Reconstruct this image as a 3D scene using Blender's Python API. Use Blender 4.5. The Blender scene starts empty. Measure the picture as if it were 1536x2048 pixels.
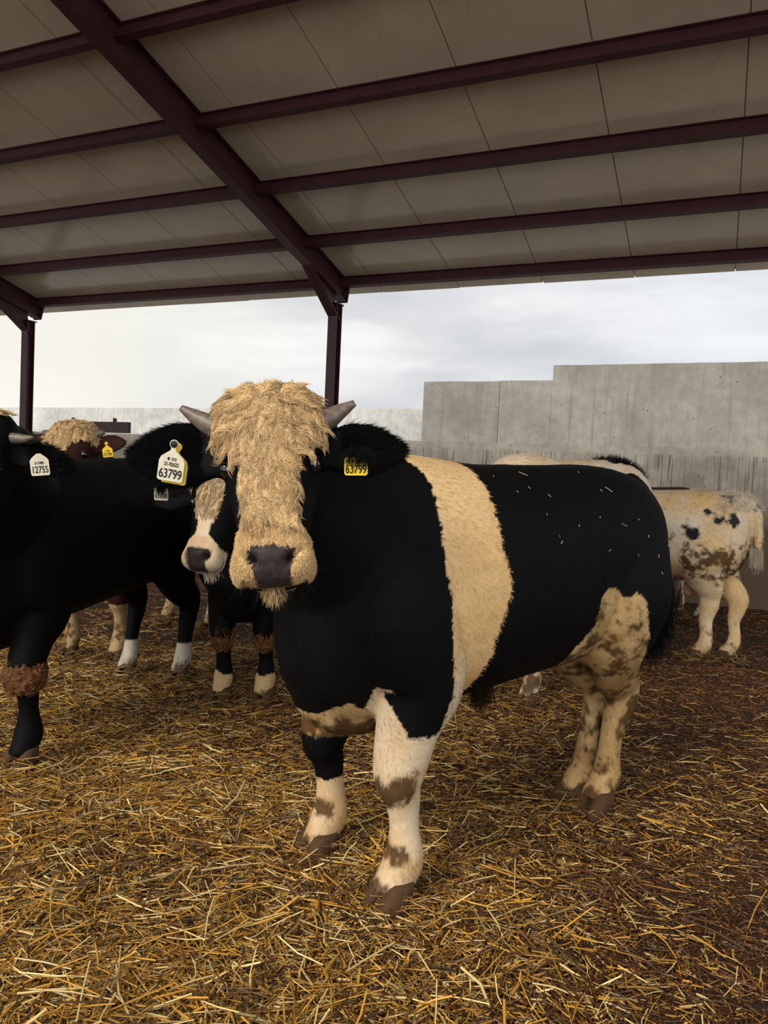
import bpy, math, random
import numpy as np
from mathutils import Matrix, Vector

random.seed(7)
RNG = np.random.default_rng(11)
SC = bpy.context.scene
COL = SC.collection

# ------------------------------------------------------------------ camera
cam_d = bpy.data.cameras.new('camera')
cam_d.sensor_fit = 'VERTICAL'
cam_d.sensor_height = 36.0
cam_d.lens = 1538.0 / 2048.0 * 36.0
cam_d.clip_start = 0.05
cam_d.clip_end = 400
cam = bpy.data.objects.new('camera', cam_d)
COL.objects.link(cam)
CAMX = Vector((0.99894996, 0.00204965, 0.04576863))
CAMU = Vector((-0.0458145, 0.04469114, 0.99794977))
CAMF = Vector((0.0, 0.99899875, -0.04473812))
CAMP = Vector((0, 0, 1.25))
M = Matrix.Identity(4)
for i in range(3):
    M[i][0], M[i][1], M[i][2], M[i][3] = CAMX[i], CAMU[i], -CAMF[i], CAMP[i]
cam.matrix_world = M
SC.camera = cam

# ------------------------------------------------------------------ exposure
SC.view_settings.view_transform = 'Standard'
SC.view_settings.look = 'None'
SC.view_settings.gamma = 1.0
SC.view_settings.use_curve_mapping = False
SC.view_settings.exposure = 0.0

SKY_FRONT = 1.0      # brightness of the cloud seen over the walls
SKY_BACK = 2.5        # the open side behind the camera is the brighter half of the sky
SUN_E = 2.8
SUN_ANG = 24
SUN_DIR = Vector((0.50, 0.62, -0.62)).normalized()

# ------------------------------------------------------------------ node helpers
class NT:
    def __init__(self, tree):
        self.t = tree
        self.n = tree.nodes
        self.l = tree.links
    def new(self, typ, **kw):
        nd = self.n.new(typ)
        for k, v in kw.items():
            if k.startswith('i_'):
                nd.inputs[k[2:].replace('_', ' ')].default_value = v
            else:
                setattr(nd, k, v)
        return nd
    def link(self, a, b):
        self.l.new(a, b)
    def math(self, op, a, b=None, clamp=False):
        nd = self.n.new('ShaderNodeMath'); nd.operation = op; nd.use_clamp = clamp
        for i, v in enumerate((a, b)):
            if v is None: continue
            if isinstance(v, (int, float)): nd.inputs[i].default_value = v
            else: self.l.new(v, nd.inputs[i])
        return nd.outputs[0]
    def ramp(self, fac, stops):
        nd = self.n.new('ShaderNodeValToRGB')
        cr = nd.color_ramp
        while len(cr.elements) < len(stops): cr.elements.new(0.5)
        for e, (p, c) in zip(cr.elements, stops):
            e.position = p
            e.color = (c, c, c, 1) if isinstance(c, (int, float)) else (*c, 1)
        self.l.new(fac, nd.inputs['Fac'])
        return nd.outputs['Color']
    def mix(self, fac, a, b, mode='MIX'):
        nd = self.n.new('ShaderNodeMix'); nd.data_type = 'RGBA'; nd.blend_type = mode
        for sock, v in ((nd.inputs[0], fac), (nd.inputs[6], a), (nd.inputs[7], b)):
            if isinstance(v, (int, float)): sock.default_value = v
            elif isinstance(v, tuple): sock.default_value = (*v, 1)
            else: self.l.new(v, sock)
        return nd.outputs[2]
    def noise(self, vec, scale, detail=4, rough=0.55, dist=0.0):
        nd = self.n.new('ShaderNodeTexNoise')
        nd.inputs['Scale'].default_value = scale
        nd.inputs['Detail'].default_value = detail
        nd.inputs['Roughness'].default_value = rough
        nd.inputs['Distortion'].default_value = dist
        if vec is not None: self.l.new(vec, nd.inputs['Vector'])
        return nd.outputs['Fac']
    def mapping(self, vec, scale=(1, 1, 1), loc=(0, 0, 0)):
        nd = self.n.new('ShaderNodeMapping')
        nd.inputs['Scale'].default_value = scale
        nd.inputs['Location'].default_value = loc
        self.l.new(vec, nd.inputs['Vector'])
        return nd.outputs[0]

# ------------------------------------------------------------------ overcast sky
world = bpy.data.worlds.new('overcast_sky')
SC.world = world
world.use_nodes = True
world.node_tree.nodes.clear()
W = NT(world.node_tree)
wo = W.new('ShaderNodeOutputWorld')
bg = W.new('ShaderNodeBackground')
tc = W.new('ShaderNodeTexCoord')
gen = tc.outputs['Generated']
sx = W.new('ShaderNodeSeparateXYZ'); W.link(gen, sx.inputs[0])
m1 = W.mapping(gen, (1.6, 1.6, 5.5), (0.3, 0.1, 0.0))
n1 = W.noise(m1, 1.7, 5, 0.5, 0.6)
m2 = W.mapping(gen, (2.0, 2.0, 9.0), (3.3, 1.1, 0.4))
n2 = W.noise(m2, 2.2, 6, 0.6, 0.3)
cl = W.math('ADD', W.math('MULTIPLY', n1, 0.65), W.math('MULTIPLY', n2, 0.35))
base = W.ramp(cl, [(0.36, (0.66, 0.675, 0.70)), (0.50, (0.78, 0.785, 0.795)), (0.63, (0.95, 0.95, 0.94))])
blue = W.new('ShaderNodeMapRange'); W.link(sx.outputs[0], blue.inputs[0])
blue.inputs[1].default_value = -0.1; blue.inputs[2].default_value = 0.6
base = W.mix(W.math('MULTIPLY', blue.outputs[0], 0.8), base, W.mix(1.0, base, (0.93, 0.97, 1.04), 'MULTIPLY'))
dotn = W.new('ShaderNodeVectorMath', operation='DOT_PRODUCT'); W.link(gen, dotn.inputs[0])
dotn.inputs[1].default_value = Vector((-0.52, 0.85, 0.06)).normalized()
wm = W.new('ShaderNodeMapRange'); W.link(dotn.outputs['Value'], wm.inputs[0])
wm.inputs[1].default_value = 0.90; wm.inputs[2].default_value = 1.0
base = W.mix(W.math('MULTIPLY', wm.outputs[0], 0.75), base, (1.0, 0.97, 0.86))
bk = W.new('ShaderNodeMapRange'); W.link(sx.outputs[1], bk.inputs[0])
bk.inputs[1].default_value = 0.25; bk.inputs[2].default_value = -0.6
bk.inputs[3].default_value = SKY_FRONT; bk.inputs[4].default_value = SKY_BACK
W.link(base, bg.inputs['Color'])
W.link(bk.outputs[0], bg.inputs['Strength'])
W.link(bg.outputs[0], wo.inputs[0])

# ------------------------------------------------------------------ sun behind thin cloud
sun_d = bpy.data.lights.new('hazy_sun', 'SUN')
sun_d.energy = SUN_E
sun_d.angle = math.radians(SUN_ANG)
sun_d.color = (1.0, 0.93, 0.82)
sun = bpy.data.objects.new('hazy_sun', sun_d)
sun.rotation_euler = SUN_DIR.to_track_quat('-Z', 'Y').to_euler()
COL.objects.link(sun)

# ------------------------------------------------------------------ numpy helpers
def nrm(v):
    v = np.asarray(v, float)
    return v / np.maximum(np.linalg.norm(v, axis=-1, keepdims=True), 1e-9)

def _hash(ix, iy, iz, seed):
    h = (ix * 374761393 + iy * 668265263 + iz * 2147483647 + seed * 974711) & 0xffffffff
    h = ((h ^ (h >> 13)) * 1274126177) & 0xffffffff
    return ((h ^ (h >> 16)) & 0xffff) / 65535.0

def vnoise(P, freq=1.0, seed=0):
    P = np.asarray(P, float) * freq + 100.0
    i = np.floor(P).astype(np.int64); f = P - i
    f = f * f * (3 - 2 * f)
    out = 0
    for dx in (0, 1):
        for dy in (0, 1):
            for dz in (0, 1):
                w = (f[..., 0] if dx else 1 - f[..., 0]) * (f[..., 1] if dy else 1 - f[..., 1]) * (f[..., 2] if dz else 1 - f[..., 2])
                out = out + w * _hash(i[..., 0] + dx, i[..., 1] + dy, i[..., 2] + dz, seed)
    return out * 2 - 1

def fbm(P, freq, seed=0, oct=3):
    s = 0; a = 1.0; t = 0
    for k in range(oct):
        s = s + a * vnoise(P, freq * 2 ** k, seed + k * 17); t += a; a *= 0.5
    return s / t

def sstep(a, b, x):
    t = np.clip((x - a) / (b - a), 0, 1)
    return t * t * (3 - 2 * t)

def lerp(a, b, t):
    return np.asarray(a) * (1 - t[..., None]) + np.asarray(b) * t[..., None]

def catmull(P, sub=5):
    P = np.asarray(P, float)
    Q = np.vstack([2 * P[0] - P[1], P, 2 * P[-1] - P[-2]])
    out = []
    for i in range(1, len(Q) - 2):
        for k in range(sub):
            t = k / sub
            out.append(0.5 * (2 * Q[i] + (Q[i + 1] - Q[i - 1]) * t + (2 * Q[i - 1] - 5 * Q[i] + 4 * Q[i + 1] - Q[i + 2]) * t * t
                              + (3 * Q[i] - Q[i - 1] - 3 * Q[i + 1] + Q[i + 2]) * t ** 3))
    out.append(Q[-2])
    return np.array(out)

# ------------------------------------------------------------------ object helpers
def tag(o, label=None, cat=None, group=None, kind=None):
    if label: o['label'] = label
    if cat: o['category'] = cat
    if group: o['group'] = group
    if kind: o['kind'] = kind
    return o

def link_obj(name, me, mat=None, parent=None, smooth=False):
    if mat and not me.materials: me.materials.append(mat)
    if smooth:
        me.polygons.foreach_set('use_smooth', np.ones(len(me.polygons), bool))
    o = bpy.data.objects.new(name, me)
    COL.objects.link(o)
    if parent: o.parent = parent
    return o

def mesh_from(name, V, Fc):
    me = bpy.data.meshes.new(name)
    me.from_pydata(np.asarray(V).tolist(), [], Fc)
    me.validate(); me.update()
    return me

def mesh_fast(name, V, F4=None, F3=None):
    """numpy builder: F4 quads (n,4), F3 tris (m,3)"""
    me = bpy.data.meshes.new(name)
    V = np.asarray(V, np.float32)
    me.vertices.add(len(V)); me.vertices.foreach_set('co', V.ravel())
    loops = []; starts = []; pos = 0
    if F4 is not None and len(F4):
        loops.append(F4.ravel()); starts.append(np.arange(len(F4)) * 4); pos = len(F4) * 4
    if F3 is not None and len(F3):
        loops.append(F3.ravel()); starts.append(pos + np.arange(len(F3)) * 3)
    loops = np.concatenate(loops).astype(np.int32); starts = np.concatenate(starts).astype(np.int32)
    me.loops.add(len(loops)); me.loops.foreach_set('vertex_index', loops)
    me.polygons.add(len(starts)); me.polygons.foreach_set('loop_start', starts)
    me.update(calc_edges=True)
    return me

def set_color(me, C, name='coat'):
    at = me.color_attributes.new(name, 'FLOAT_COLOR', 'POINT')
    C = np.asarray(C, np.float32)
    if C.shape[1] == 3: C = np.hstack([C, np.ones((len(C), 1), np.float32)])
    at.data.foreach_set('color', C.ravel())

class MB:
    """collects solids and links them as one mesh"""
    def __init__(self): self.v = []; self.f = []
    def add(self, V, F):
        o = len(self.v)
        self.v += [tuple(p) for p in V]
        self.f += [tuple(i + o for i in f) for f in F]
        return self
    def box(self, c, s, R=None):
        c = Vector(c); V = []
        for dx in (-.5, .5):
            for dy in (-.5, .5):
                for dz in (-.5, .5):
                    p = Vector((dx * s[0], dy * s[1], dz * s[2]))
                    if R: p = R @ p
                    V.append(c + p)
        return self.add(V, [(0, 1, 3, 2), (4, 6, 7, 5), (0, 4, 5, 1), (2, 3, 7, 6), (0, 2, 6, 4), (1, 5, 7, 3)])
    def prism(self, poly, d):
        """poly: list of 3d points (planar), extruded by vector d"""
        n = len(poly); d = Vector(d)
        V = [Vector(p) for p in poly] + [Vector(p) + d for p in poly]
        F = [tuple(range(n))[::-1], tuple(range(n, 2 * n))] + [(i, (i + 1) % n, n + (i + 1) % n, n + i) for i in range(n)]
        return self.add(V, F)
    def tube(self, pts, rad, seg=12):
        P = np.asarray(pts, float); rad = np.asarray(rad, float)
        T = nrm(np.gradient(P, axis=0))
        ref = np.array([0, 0, 1.0]) if abs(T[0][2]) < .9 else np.array([1.0, 0, 0])
        V = []; F = []
        for i in range(len(P)):
            a = nrm(np.cross(T[i], ref)); b = np.cross(a, T[i])
            for k in range(seg):
                th = 2 * math.pi * k / seg
                V.append(P[i] + rad[i] * (math.cos(th) * a + math.sin(th) * b))
        for i in range(len(P) - 1):
            for k in range(seg):
                k2 = (k + 1) % seg
                F.append((i * seg + k, i * seg + k2, (i + 1) * seg + k2, (i + 1) * seg + k))
        F.append(tuple(range(seg))[::-1]); F.append(tuple(range((len(P) - 1) * seg, len(P) * seg)))
        return self.add(V, F)
    def build(self, name, mat, parent=None, smooth=False, bevel=0):
        me = bpy.data.meshes.new(name)
        me.from_pydata([tuple(p) for p in self.v], [], self.f)
        me.validate(); me.update()
        o = link_obj(name, me, mat, parent, smooth)
        if bevel:
            b = o.modifiers.new('bevel', 'BEVEL'); b.width = bevel; b.segments = 2; b.limit_method = 'ANGLE'
        return o

# ------------------------------------------------------------------ materials
def new_mat(name):
    m = bpy.data.materials.new(name); m.use_nodes = True
    t = NT(m.node_tree)
    return m, t, t.n['Principled BSDF']

def simple_mat(name, col, rough=0.5, spec=0.5, metal=0.0, bump=0.0, bscale=60):
    m, t, b = new_mat(name)
    tcn = t.new('ShaderNodeTexCoord')
    nz = t.noise(tcn.outputs['Object'], bscale, 4)
    c = t.mix(nz, tuple(x * 0.8 for x in col), tuple(min(1, x * 1.2) for x in col))
    t.link(c, b.inputs['Base Color'])
    b.inputs['Roughness'].default_value = rough
    b.inputs['Specular IOR Level'].default_value = spec
    b.inputs['Metallic'].default_value = metal
    if bump:
        bp = t.new('ShaderNodeBump'); bp.inputs['Strength'].default_value = bump; bp.inputs['Distance'].default_value = 0.004
        t.link(nz, bp.inputs['Height']); t.link(bp.outputs[0], b.inputs['Normal'])
    return m

def attr_mat(name, attr='coat', rough=0.65, spec=0.25, alpha_gloss=True, bump=True, sheen=0.0):
    m, t, b = new_mat(name)
    a = t.new('ShaderNodeAttribute'); a.attribute_name = attr
    tcn = t.new('ShaderNodeTexCoord')
    nz = t.noise(tcn.outputs['Object'], 90, 4)
    c = t.mix(0.25, a.outputs['Color'], t.mix(1.0, a.outputs['Color'], t.ramp(nz, [(0.3, 0.6), (0.7, 1.25)]), 'MULTIPLY'))
    t.link(c, b.inputs['Base Color'])
    if alpha_gloss:
        r = t.math('SUBTRACT', 1.0, t.math('MULTIPLY', a.outputs['Alpha'], 1.0))
        t.link(r, b.inputs['Roughness'])
    else:
        b.inputs['Roughness'].default_value = rough
    b.inputs['Specular IOR Level'].default_value = spec
    if sheen:
        b.inputs['Sheen Weight'].default_value = sheen
    if bump:
        bp = t.new('ShaderNodeBump'); bp.inputs['Strength'].default_value = 0.25; bp.inputs['Distance'].default_value = 0.004
        t.link(nz, bp.inputs['Height']); t.link(bp.outputs[0], b.inputs['Normal'])
    return m

M_COAT = attr_mat('cattle_coat', spec=0.06)
M_FUR = attr_mat('cattle_fur', rough=0.6, spec=0.08, alpha_gloss=False, bump=False)
M_CURL = attr_mat('curly_hair', rough=0.5, spec=0.35, alpha_gloss=False, bump=False)
M_STRAW = attr_mat('straw', rough=0.42, spec=0.5, alpha_gloss=False, bump=False)
M_HOOF = simple_mat('hoof_horn', (0.060, 0.030, 0.012), 0.75, 0.2, bump=1.0, bscale=45)
M_EYE = simple_mat('eye_dark', (0.006, 0.005, 0.005), 0.06, 0.8)
M_TAGW = simple_mat('tag_white_plastic', (0.55, 0.50, 0.37), 0.45, 0.4, bscale=40)
M_TAGY = simple_mat('tag_yellow_plastic', (0.78, 0.52, 0.02), 0.4, 0.4, bscale=40)
M_INK = simple_mat('tag_black_ink', (0.012, 0.011, 0.010), 0.5, 0.3)
M_DUNG = simple_mat('dung', (0.085, 0.034, 0.010), 0.8, 0.2, bump=1.0, bscale=70)
M_PINK = simple_mat('pink_skin', (0.42, 0.20, 0.12), 0.6, 0.3, bscale=30)

def horn_mat():
    m, t, b = new_mat('horn_keratin')
    tcn = t.new('ShaderNodeTexCoord')
    mp = t.mapping(tcn.outputs['Object'], (1, 1, 1))
    nz = t.noise(mp, 55, 5, 0.6)
    c = t.ramp(nz, [(0.25, (0.06, 0.044, 0.035)), (0.55, (0.13, 0.094, 0.070)), (0.8, (0.22, 0.165, 0.125))])
    t.link(c, b.inputs['Base Color']); b.inputs['Roughness'].default_value = 0.45
    bp = t.new('ShaderNodeBump'); bp.inputs['Strength'].default_value = 0.3; bp.inputs['Distance'].default_value = 0.003
    t.link(nz, bp.inputs['Height']); t.link(bp.outputs[0], b.inputs['Normal'])
    return m
M_HORN = horn_mat()

def steel_mat():
    m, t, b = new_mat('maroon_painted_steel')
    tcn = t.new('ShaderNodeTexCoord')
    nz = t.noise(tcn.outputs['Object'], 6, 6, 0.6)
    c = t.ramp(nz, [(0.3, (0.030, 0.007, 0.008)), (0.6, (0.042, 0.010, 0.011)), (0.8, (0.055, 0.017, 0.016))])
    t.link(c, b.inputs['Base Color']); b.inputs['Roughness'].default_value = 0.5
    b.inputs['Specular IOR Level'].default_value = 0.3
    return m
M_STEEL = steel_mat()

def panel_mat():
    m, t, b = new_mat('roof_panel_liner')
    tcn = t.new('ShaderNodeTexCoord')
    nz = t.noise(tcn.outputs['Object'], 1.4, 5, 0.6)
    n2 = t.noise(t.mapping(tcn.outputs['Object'], (9, 0.7, 1)), 2.0, 4, 0.6)
    c = t.ramp(nz, [(0.3, (0.42, 0.325, 0.23)), (0.7, (0.51, 0.405, 0.295))])
    c = t.mix(t.ramp(n2, [(0.60, 0.0), (0.75, 0.35)]), c, (0.32, 0.26, 0.19))
    t.link(c, b.inputs['Base Color'])
    b.inputs['Roughness'].default_value = 0.16
    b.inputs['Specular IOR Level'].default_value = 0.5
    bp = t.new('ShaderNodeBump'); bp.inputs['Strength'].default_value = 0.12; bp.inputs['Distance'].default_value = 0.02
    t.link(t.noise(t.mapping(tcn.outputs['Object'], (5, 0.8, 1)), 3.0, 4), bp.inputs['Height']); t.link(bp.outputs[0], b.inputs['Normal'])
    return m
M_PANEL = panel_mat()
M_JOINT = simple_mat('panel_joint', (0.27, 0.21, 0.15), 0.6, 0.3)

def concrete_mat(name, drips=True, base=(0.62, 0.555, 0.44), dirt=True):
    m, t, b = new_mat(name)
    tcn = t.new('ShaderNodeTexCoord'); ob = tcn.outputs['Object']
    sp = t.new('ShaderNodeSeparateXYZ'); t.link(ob, sp.inputs[0])
    n1 = t.noise(ob, 1.1, 8, 0.62); n2 = t.noise(ob, 9, 6, 0.6)
    c = t.ramp(n1, [(0.3, tuple(x * 0.72 for x in base)), (0.5, base), (0.72, tuple(x * 1.22 for x in base))])
    c = t.mix(0.35, c, t.mix(1.0, c, t.ramp(n2, [(0.3, 0.55), (0.7, 1.35)]), 'MULTIPLY'))
    # long soft rain marks
    ns = t.noise(t.mapping(ob, (7, 7, 0.35)), 2.0, 5, 0.6)
    c = t.mix(t.ramp(ns, [(0.55, 0.0), (0.72, 0.55)]), c, tuple(x * 0.5 for x in base))
    # pin holes
    vo = t.new('ShaderNodeTexVoronoi'); vo.inputs['Scale'].default_value = 11; t.link(ob, vo.inputs['Vector'])
    ph = t.math('MULTIPLY', t.math('LESS_THAN', vo.outputs['Distance'], 0.10), t.math('GREATER_THAN', n2, 0.52))
    c = t.mix(t.math('MULTIPLY', ph, 0.75), c, (0.05, 0.045, 0.04))
    if drips:
        nd = t.noise(t.mapping(ob, (26, 26, 0.4)), 2.6, 4, 0.6)
        nl = t.noise(t.mapping(ob, (14, 14, 0.0)), 2.6, 4, 0.7)
        zlow = t.math('SUBTRACT', 1.66, t.math('MAXIMUM', 0.03, t.math('MULTIPLY', t.math('SUBTRACT', nl, 0.36), 2.4)))
        below = t.math('MULTIPLY', t.math('LESS_THAN', sp.outputs[2], 1.66), t.math('GREATER_THAN', sp.outputs[2], zlow))
        k = t.math('MULTIPLY', t.ramp(nd, [(0.54, 0.0), (0.62, 1.0)]), below)
        c = t.mix(t.math('MULTIPLY', k, 0.75), c, (0.085, 0.065, 0.045))
        pale = t.math('MULTIPLY', t.ramp(nd, [(0.36, 1.0), (0.46, 0.0)]), below)
        c = t.mix(t.math('MULTIPLY', pale, 0.35), c, (0.45, 0.42, 0.36))
    if dirt:
        nzd = t.math('ADD', sp.outputs[2], t.math('MULTIPLY', t.noise(ob, 2.2, 5), 0.9))
        dmask = t.ramp(t.math('MULTIPLY', nzd, 0.46), [(0.56, 1.0), (1.02, 0.0)])
        c = t.mix(t.math('MULTIPLY', dmask, 0.93), c, (0.095, 0.055, 0.027))
    t.link(c, b.inputs['Base Color'])
    b.inputs['Roughness'].default_value = 0.85
    b.inputs['Specular IOR Level'].default_value = 0.25
    bp = t.new('ShaderNodeBump'); bp.inputs['Strength'].default_value = 0.5; bp.inputs['Distance'].default_value = 0.01
    t.link(t.math('SUBTRACT', n2, t.math('MULTIPLY', ph, 0.8)), bp.inputs['Height']); t.link(bp.outputs[0], b.inputs['Normal'])
    return m
M_CONC_LOW = concrete_mat('stained_concrete', True)
M_CONC_UP = concrete_mat('grey_concrete', False, (0.63, 0.575, 0.48), False)
M_CONC_FAR = concrete_mat('pale_concrete', False, (0.42, 0.41, 0.385), False)

def ground_mat():
    m, t, b = new_mat('manure_litter')
    tcn = t.new('ShaderNodeTexCoord'); ob = tcn.outputs['Object']
    a = t.new('ShaderNodeAttribute'); a.attribute_name = 'coat'
    n1 = t.noise(ob, 3.0, 8, 0.65); n2 = t.noise(ob, 45, 6, 0.7)
    c = t.mix(1.0, a.outputs['Color'], t.ramp(n1, [(0.3, 0.5), (0.7, 1.4)]), 'MULTIPLY')
    c = t.mix(0.7, c, t.mix(1.0, c, t.ramp(n2, [(0.3, 0.3), (0.7, 1.8)]), 'MULTIPLY'))
    t.link(c, b.inputs['Base Color'])
    b.inputs['Roughness'].default_value = 0.7
    b.inputs['Specular IOR Level'].default_value = 0.3
    bp = t.new('ShaderNodeBump'); bp.inputs['Strength'].default_value = 0.9; bp.inputs['Distance'].default_value = 0.02
    t.link(n2, bp.inputs['Height']); t.link(bp.outputs[0], b.inputs['Normal'])
    return m
M_GROUND = ground_mat()

# ------------------------------------------------------------------ building axes
AZ = math.radians(23.73)
U = Vector((math.sin(AZ), math.cos(AZ), 0))          # away, down the roof slope
Vv = Vector((-math.cos(AZ), math.sin(AZ), 0))        # along the purlins, to the left
SLOPE = math.radians(13.636)
TS = math.tan(SLOPE)
U0 = 9.43
def B(u, v, z): return U * u + Vv * v + Vector((0, 0, z))
def purlin_z(u): return 3.81 + (9.42 - u) * TS        # underside of the purlins
PN = Vector((U.x * math.sin(SLOPE), U.y * math.sin(SLOPE), math.cos(SLOPE)))   # roof normal (up)
PD = Vector((U.x * math.cos(SLOPE), U.y * math.cos(SLOPE), -math.sin(SLOPE)))  # down the slope
PUR_H = 0.14

# ------------------------------------------------------------------ ground
def ground_h(x, y):
    P = np.stack([x, y, np.zeros_like(x)], -1)
    return 0.030 * fbm(P, 1.1, 3, 3) + 0.016 * fbm(P, 5.0, 9, 2) + 0.007 * fbm(P, 17.0, 13, 2) - 0.014

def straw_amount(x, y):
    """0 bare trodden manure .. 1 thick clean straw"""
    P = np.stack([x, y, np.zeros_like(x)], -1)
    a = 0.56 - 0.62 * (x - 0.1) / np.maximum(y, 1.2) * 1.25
    a = a + 0.30 * fbm(P, 1.3, 21, 3) - 0.15 * np.maximum(y - 3.5, 0) + 0.12 * np.maximum(2.3 - y, 0)  # straw thins and browns toward the back: part manure, part shade put into colour
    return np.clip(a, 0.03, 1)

def build_floor():
    xs = np.concatenate([np.linspace(-16, -4, 40, endpoint=False), np.linspace(-4, 4.5, 420), np.linspace(4.6, 16, 30)])
    ys = np.concatenate([np.linspace(-7, 1.2, 30, endpoint=False), np.linspace(1.2, 6, 280, endpoint=False), np.linspace(6, 24, 90)])
    X, Y = np.meshgrid(xs, ys)
    Z = ground_h(X, Y)
    Vt = np.stack([X, Y, Z], -1).reshape(-1, 3)
    nx, ny = len(xs), len(ys)
    idx = np.arange(nx * ny).reshape(ny, nx)
    F4 = np.stack([idx[:-1, :-1], idx[:-1, 1:], idx[1:, 1:], idx[1:, :-1]], -1).reshape(-1, 4)
    me = mesh_fast('floor', Vt, F4)
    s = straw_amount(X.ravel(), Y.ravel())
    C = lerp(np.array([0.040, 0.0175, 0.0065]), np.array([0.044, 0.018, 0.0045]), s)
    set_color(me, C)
    o = link_obj('floor', me, M_GROUND, smooth=True)
    tag(o, kind='structure')
build_floor()

# ------------------------------------------------------------------ walls
def wall(name, u0, u1, v0, v1, z0, z1, mat, chips=0.0):
    mb = MB()
    n = max(2, int(abs(v1 - v0) / 0.15))
    top = []
    for i in range(n + 1):
        v = v0 + (v1 - v0) * i / n
        top.append((v, z1 + (random.uniform(-chips, chips) if 0 < i < n else 0)))
    poly = [B(u0, v0, z0)] + [B(u0, v, z) for v, z in top] + [B(u0, v1, z0)]
    mb.prism(poly, U * (u1 - u0))
    o = mb.build(name, mat)
    return tag(o, kind='structure')

wall('wall_back', U0, U0 + 0.32, -7.0, 22.0, -0.1, 1.75, M_CONC_LOW, 0.003)
wall('wall_back_step', U0 + 0.03, U0 + 0.30, 2.654, 3.67, 1.70, 2.525, M_CONC_UP, 0.003)
wall('wall_back_joint', U0 + 0.032, U0 + 0.30, 1.985, 2.648, 1.70, 2.53, M_CONC_UP, 0.003)
wall('wall_back_tall', U0 + 0.015, U0 + 0.30, -7.0, 1.985, 1.70, 2.71, M_CONC_UP, 0.003)

def build_yard():
    mb = MB()
    a, b = U0 + 0.33, U0 + 16
    mb.prism([B(a, -9, 0.06), B(b, -9, 0.06), B(b, 26, 0.06), B(a, 26, 0.06)], (0, 0, 0.02))
    tag(mb.build('floor_yard', M_CONC_FAR), kind='structure')
build_yard()

def far_wall():
    A = Vector((-9.0, 19.4, 0)); Bq = Vector((0.75, 14.8, 0))
    d = (Bq - A).normalized()
    A = A - d * 14; Bq = Bq + d * 9
    nn = Vector((-d.y, d.x, 0)) * 0.25
    mb = MB(); mb.prism([A, A + Vector((0, 0, 2.6)), Bq + Vector((0, 0, 2.6)), Bq], nn)
    # pour joints
    o = mb.build('wall_far', M_CONC_FAR); tag(o, kind='structure')
far_wall()

# ------------------------------------------------------------------ roof
ROOF_U0, ROOF_U1 = -3.5, 9.88
ROOF_V0, ROOF_V1 = -7.0, 30.0
def build_ceiling():
    mb = MB()
    pw = 1.12
    v = ROOF_V0 + 0.31
    k = 0
    off = PN * (PUR_H + 0.002)
    while v < ROOF_V1:
        e = ROOF_U1 + random.uniform(-0.012, 0.012)
        a0 = B(ROOF_U0, v + 0.005, purlin_z(ROOF_U0)) + off
        a1 = B(ROOF_U0, v + pw - 0.005, purlin_z(ROOF_U0)) + off
        b0 = B(e, v + 0.005, purlin_z(e)) + off
        b1 = B(e, v + pw - 0.005, purlin_z(e)) + off
        h = PN * 0.06
        mb.add([a0, a1, b1, b0, a0 + h, a1 + h, b1 + h, b0 + h],
               [(0, 1, 2, 3), (7, 6, 5, 4), (0, 4, 5, 1), (1, 5, 6, 2), (2, 6, 7, 3), (3, 7, 4, 0)])
        v += pw; k += 1
    o = mb.build('ceiling', M_PANEL); tag(o, kind='structure')
    # upper skin and raised joint strips
    mb = MB()
    v = ROOF_V0 + 0.31
    while v < ROOF_V1:
        p0 = B(ROOF_U0, v, purlin_z(ROOF_U0)) + PN * (PUR_H + 0.012)
        p1 = B(ROOF_U1 - 0.03, v, purlin_z(ROOF_U1 - 0.03)) + PN * (PUR_H + 0.012)
        w = Vv * 0.012; h = PN * 0.035
        mb.add([p0 - w, p0 + w, p1 + w, p1 - w, p0 - w + h, p0 + w + h, p1 + w + h, p1 - w + h],
               [(0, 1, 2, 3), (7, 6, 5, 4), (0, 4, 5, 1), (1, 5, 6, 2), (2, 6, 7, 3), (3, 7, 4, 0)])
        v += pw
    o = mb.build('trim_1', M_JOINT); tag(o, kind='structure')
build_ceiling()

def ibeam(p0, p1, up, h, w, tf, tw, name, mat, parent=None):
    """I-section from p0 to p1; 'up' = depth direction; origin at bottom flange"""
    ax = (p1 - p0).normalized(); up = (up - ax * up.dot(ax)).normalized(); sd = ax.cross(up)
    prof = [(-w / 2, 0), (w / 2, 0), (w / 2, tf), (tw / 2, tf), (tw / 2, h - tf), (w / 2, h - tf), (w / 2, h), (-w / 2, h), (-w / 2, h - tf), (-tw / 2, h - tf), (-tw / 2, tf), (-w / 2, tf)]
    mb = MB(); mb.prism([p0 + sd * a + up * b for a, b in prof], p1 - p0)
    return mb.build(name, mat, parent)

purlin_u = [9.42, 8.41, 7.32, 6.24, 5.14, 4.05, 2.96, 1.88, 0.8]
plabels = ['maroon steel purlin at the eave edge, lowest and farthest of the roof purlins',
           'maroon steel purlin second up from the eave edge',
           'maroon steel purlin third up from the eave edge',
           'maroon steel purlin fourth up from the eave edge',
           'maroon steel purlin fifth up from the eave, crossing the top left corner of the roof']
for i, u in enumerate(purlin_u[:5]):
    h = PUR_H
    o = ibeam(B(u, ROOF_V0, purlin_z(u)), B(u, ROOF_V1, purlin_z(u)), PN, h, 0.075, 0.008, 0.007, 'roof_purlin', M_STEEL)
    tag(o, plabels[i], 'roof beam', 'maroon purlins under the roof panels')

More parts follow.
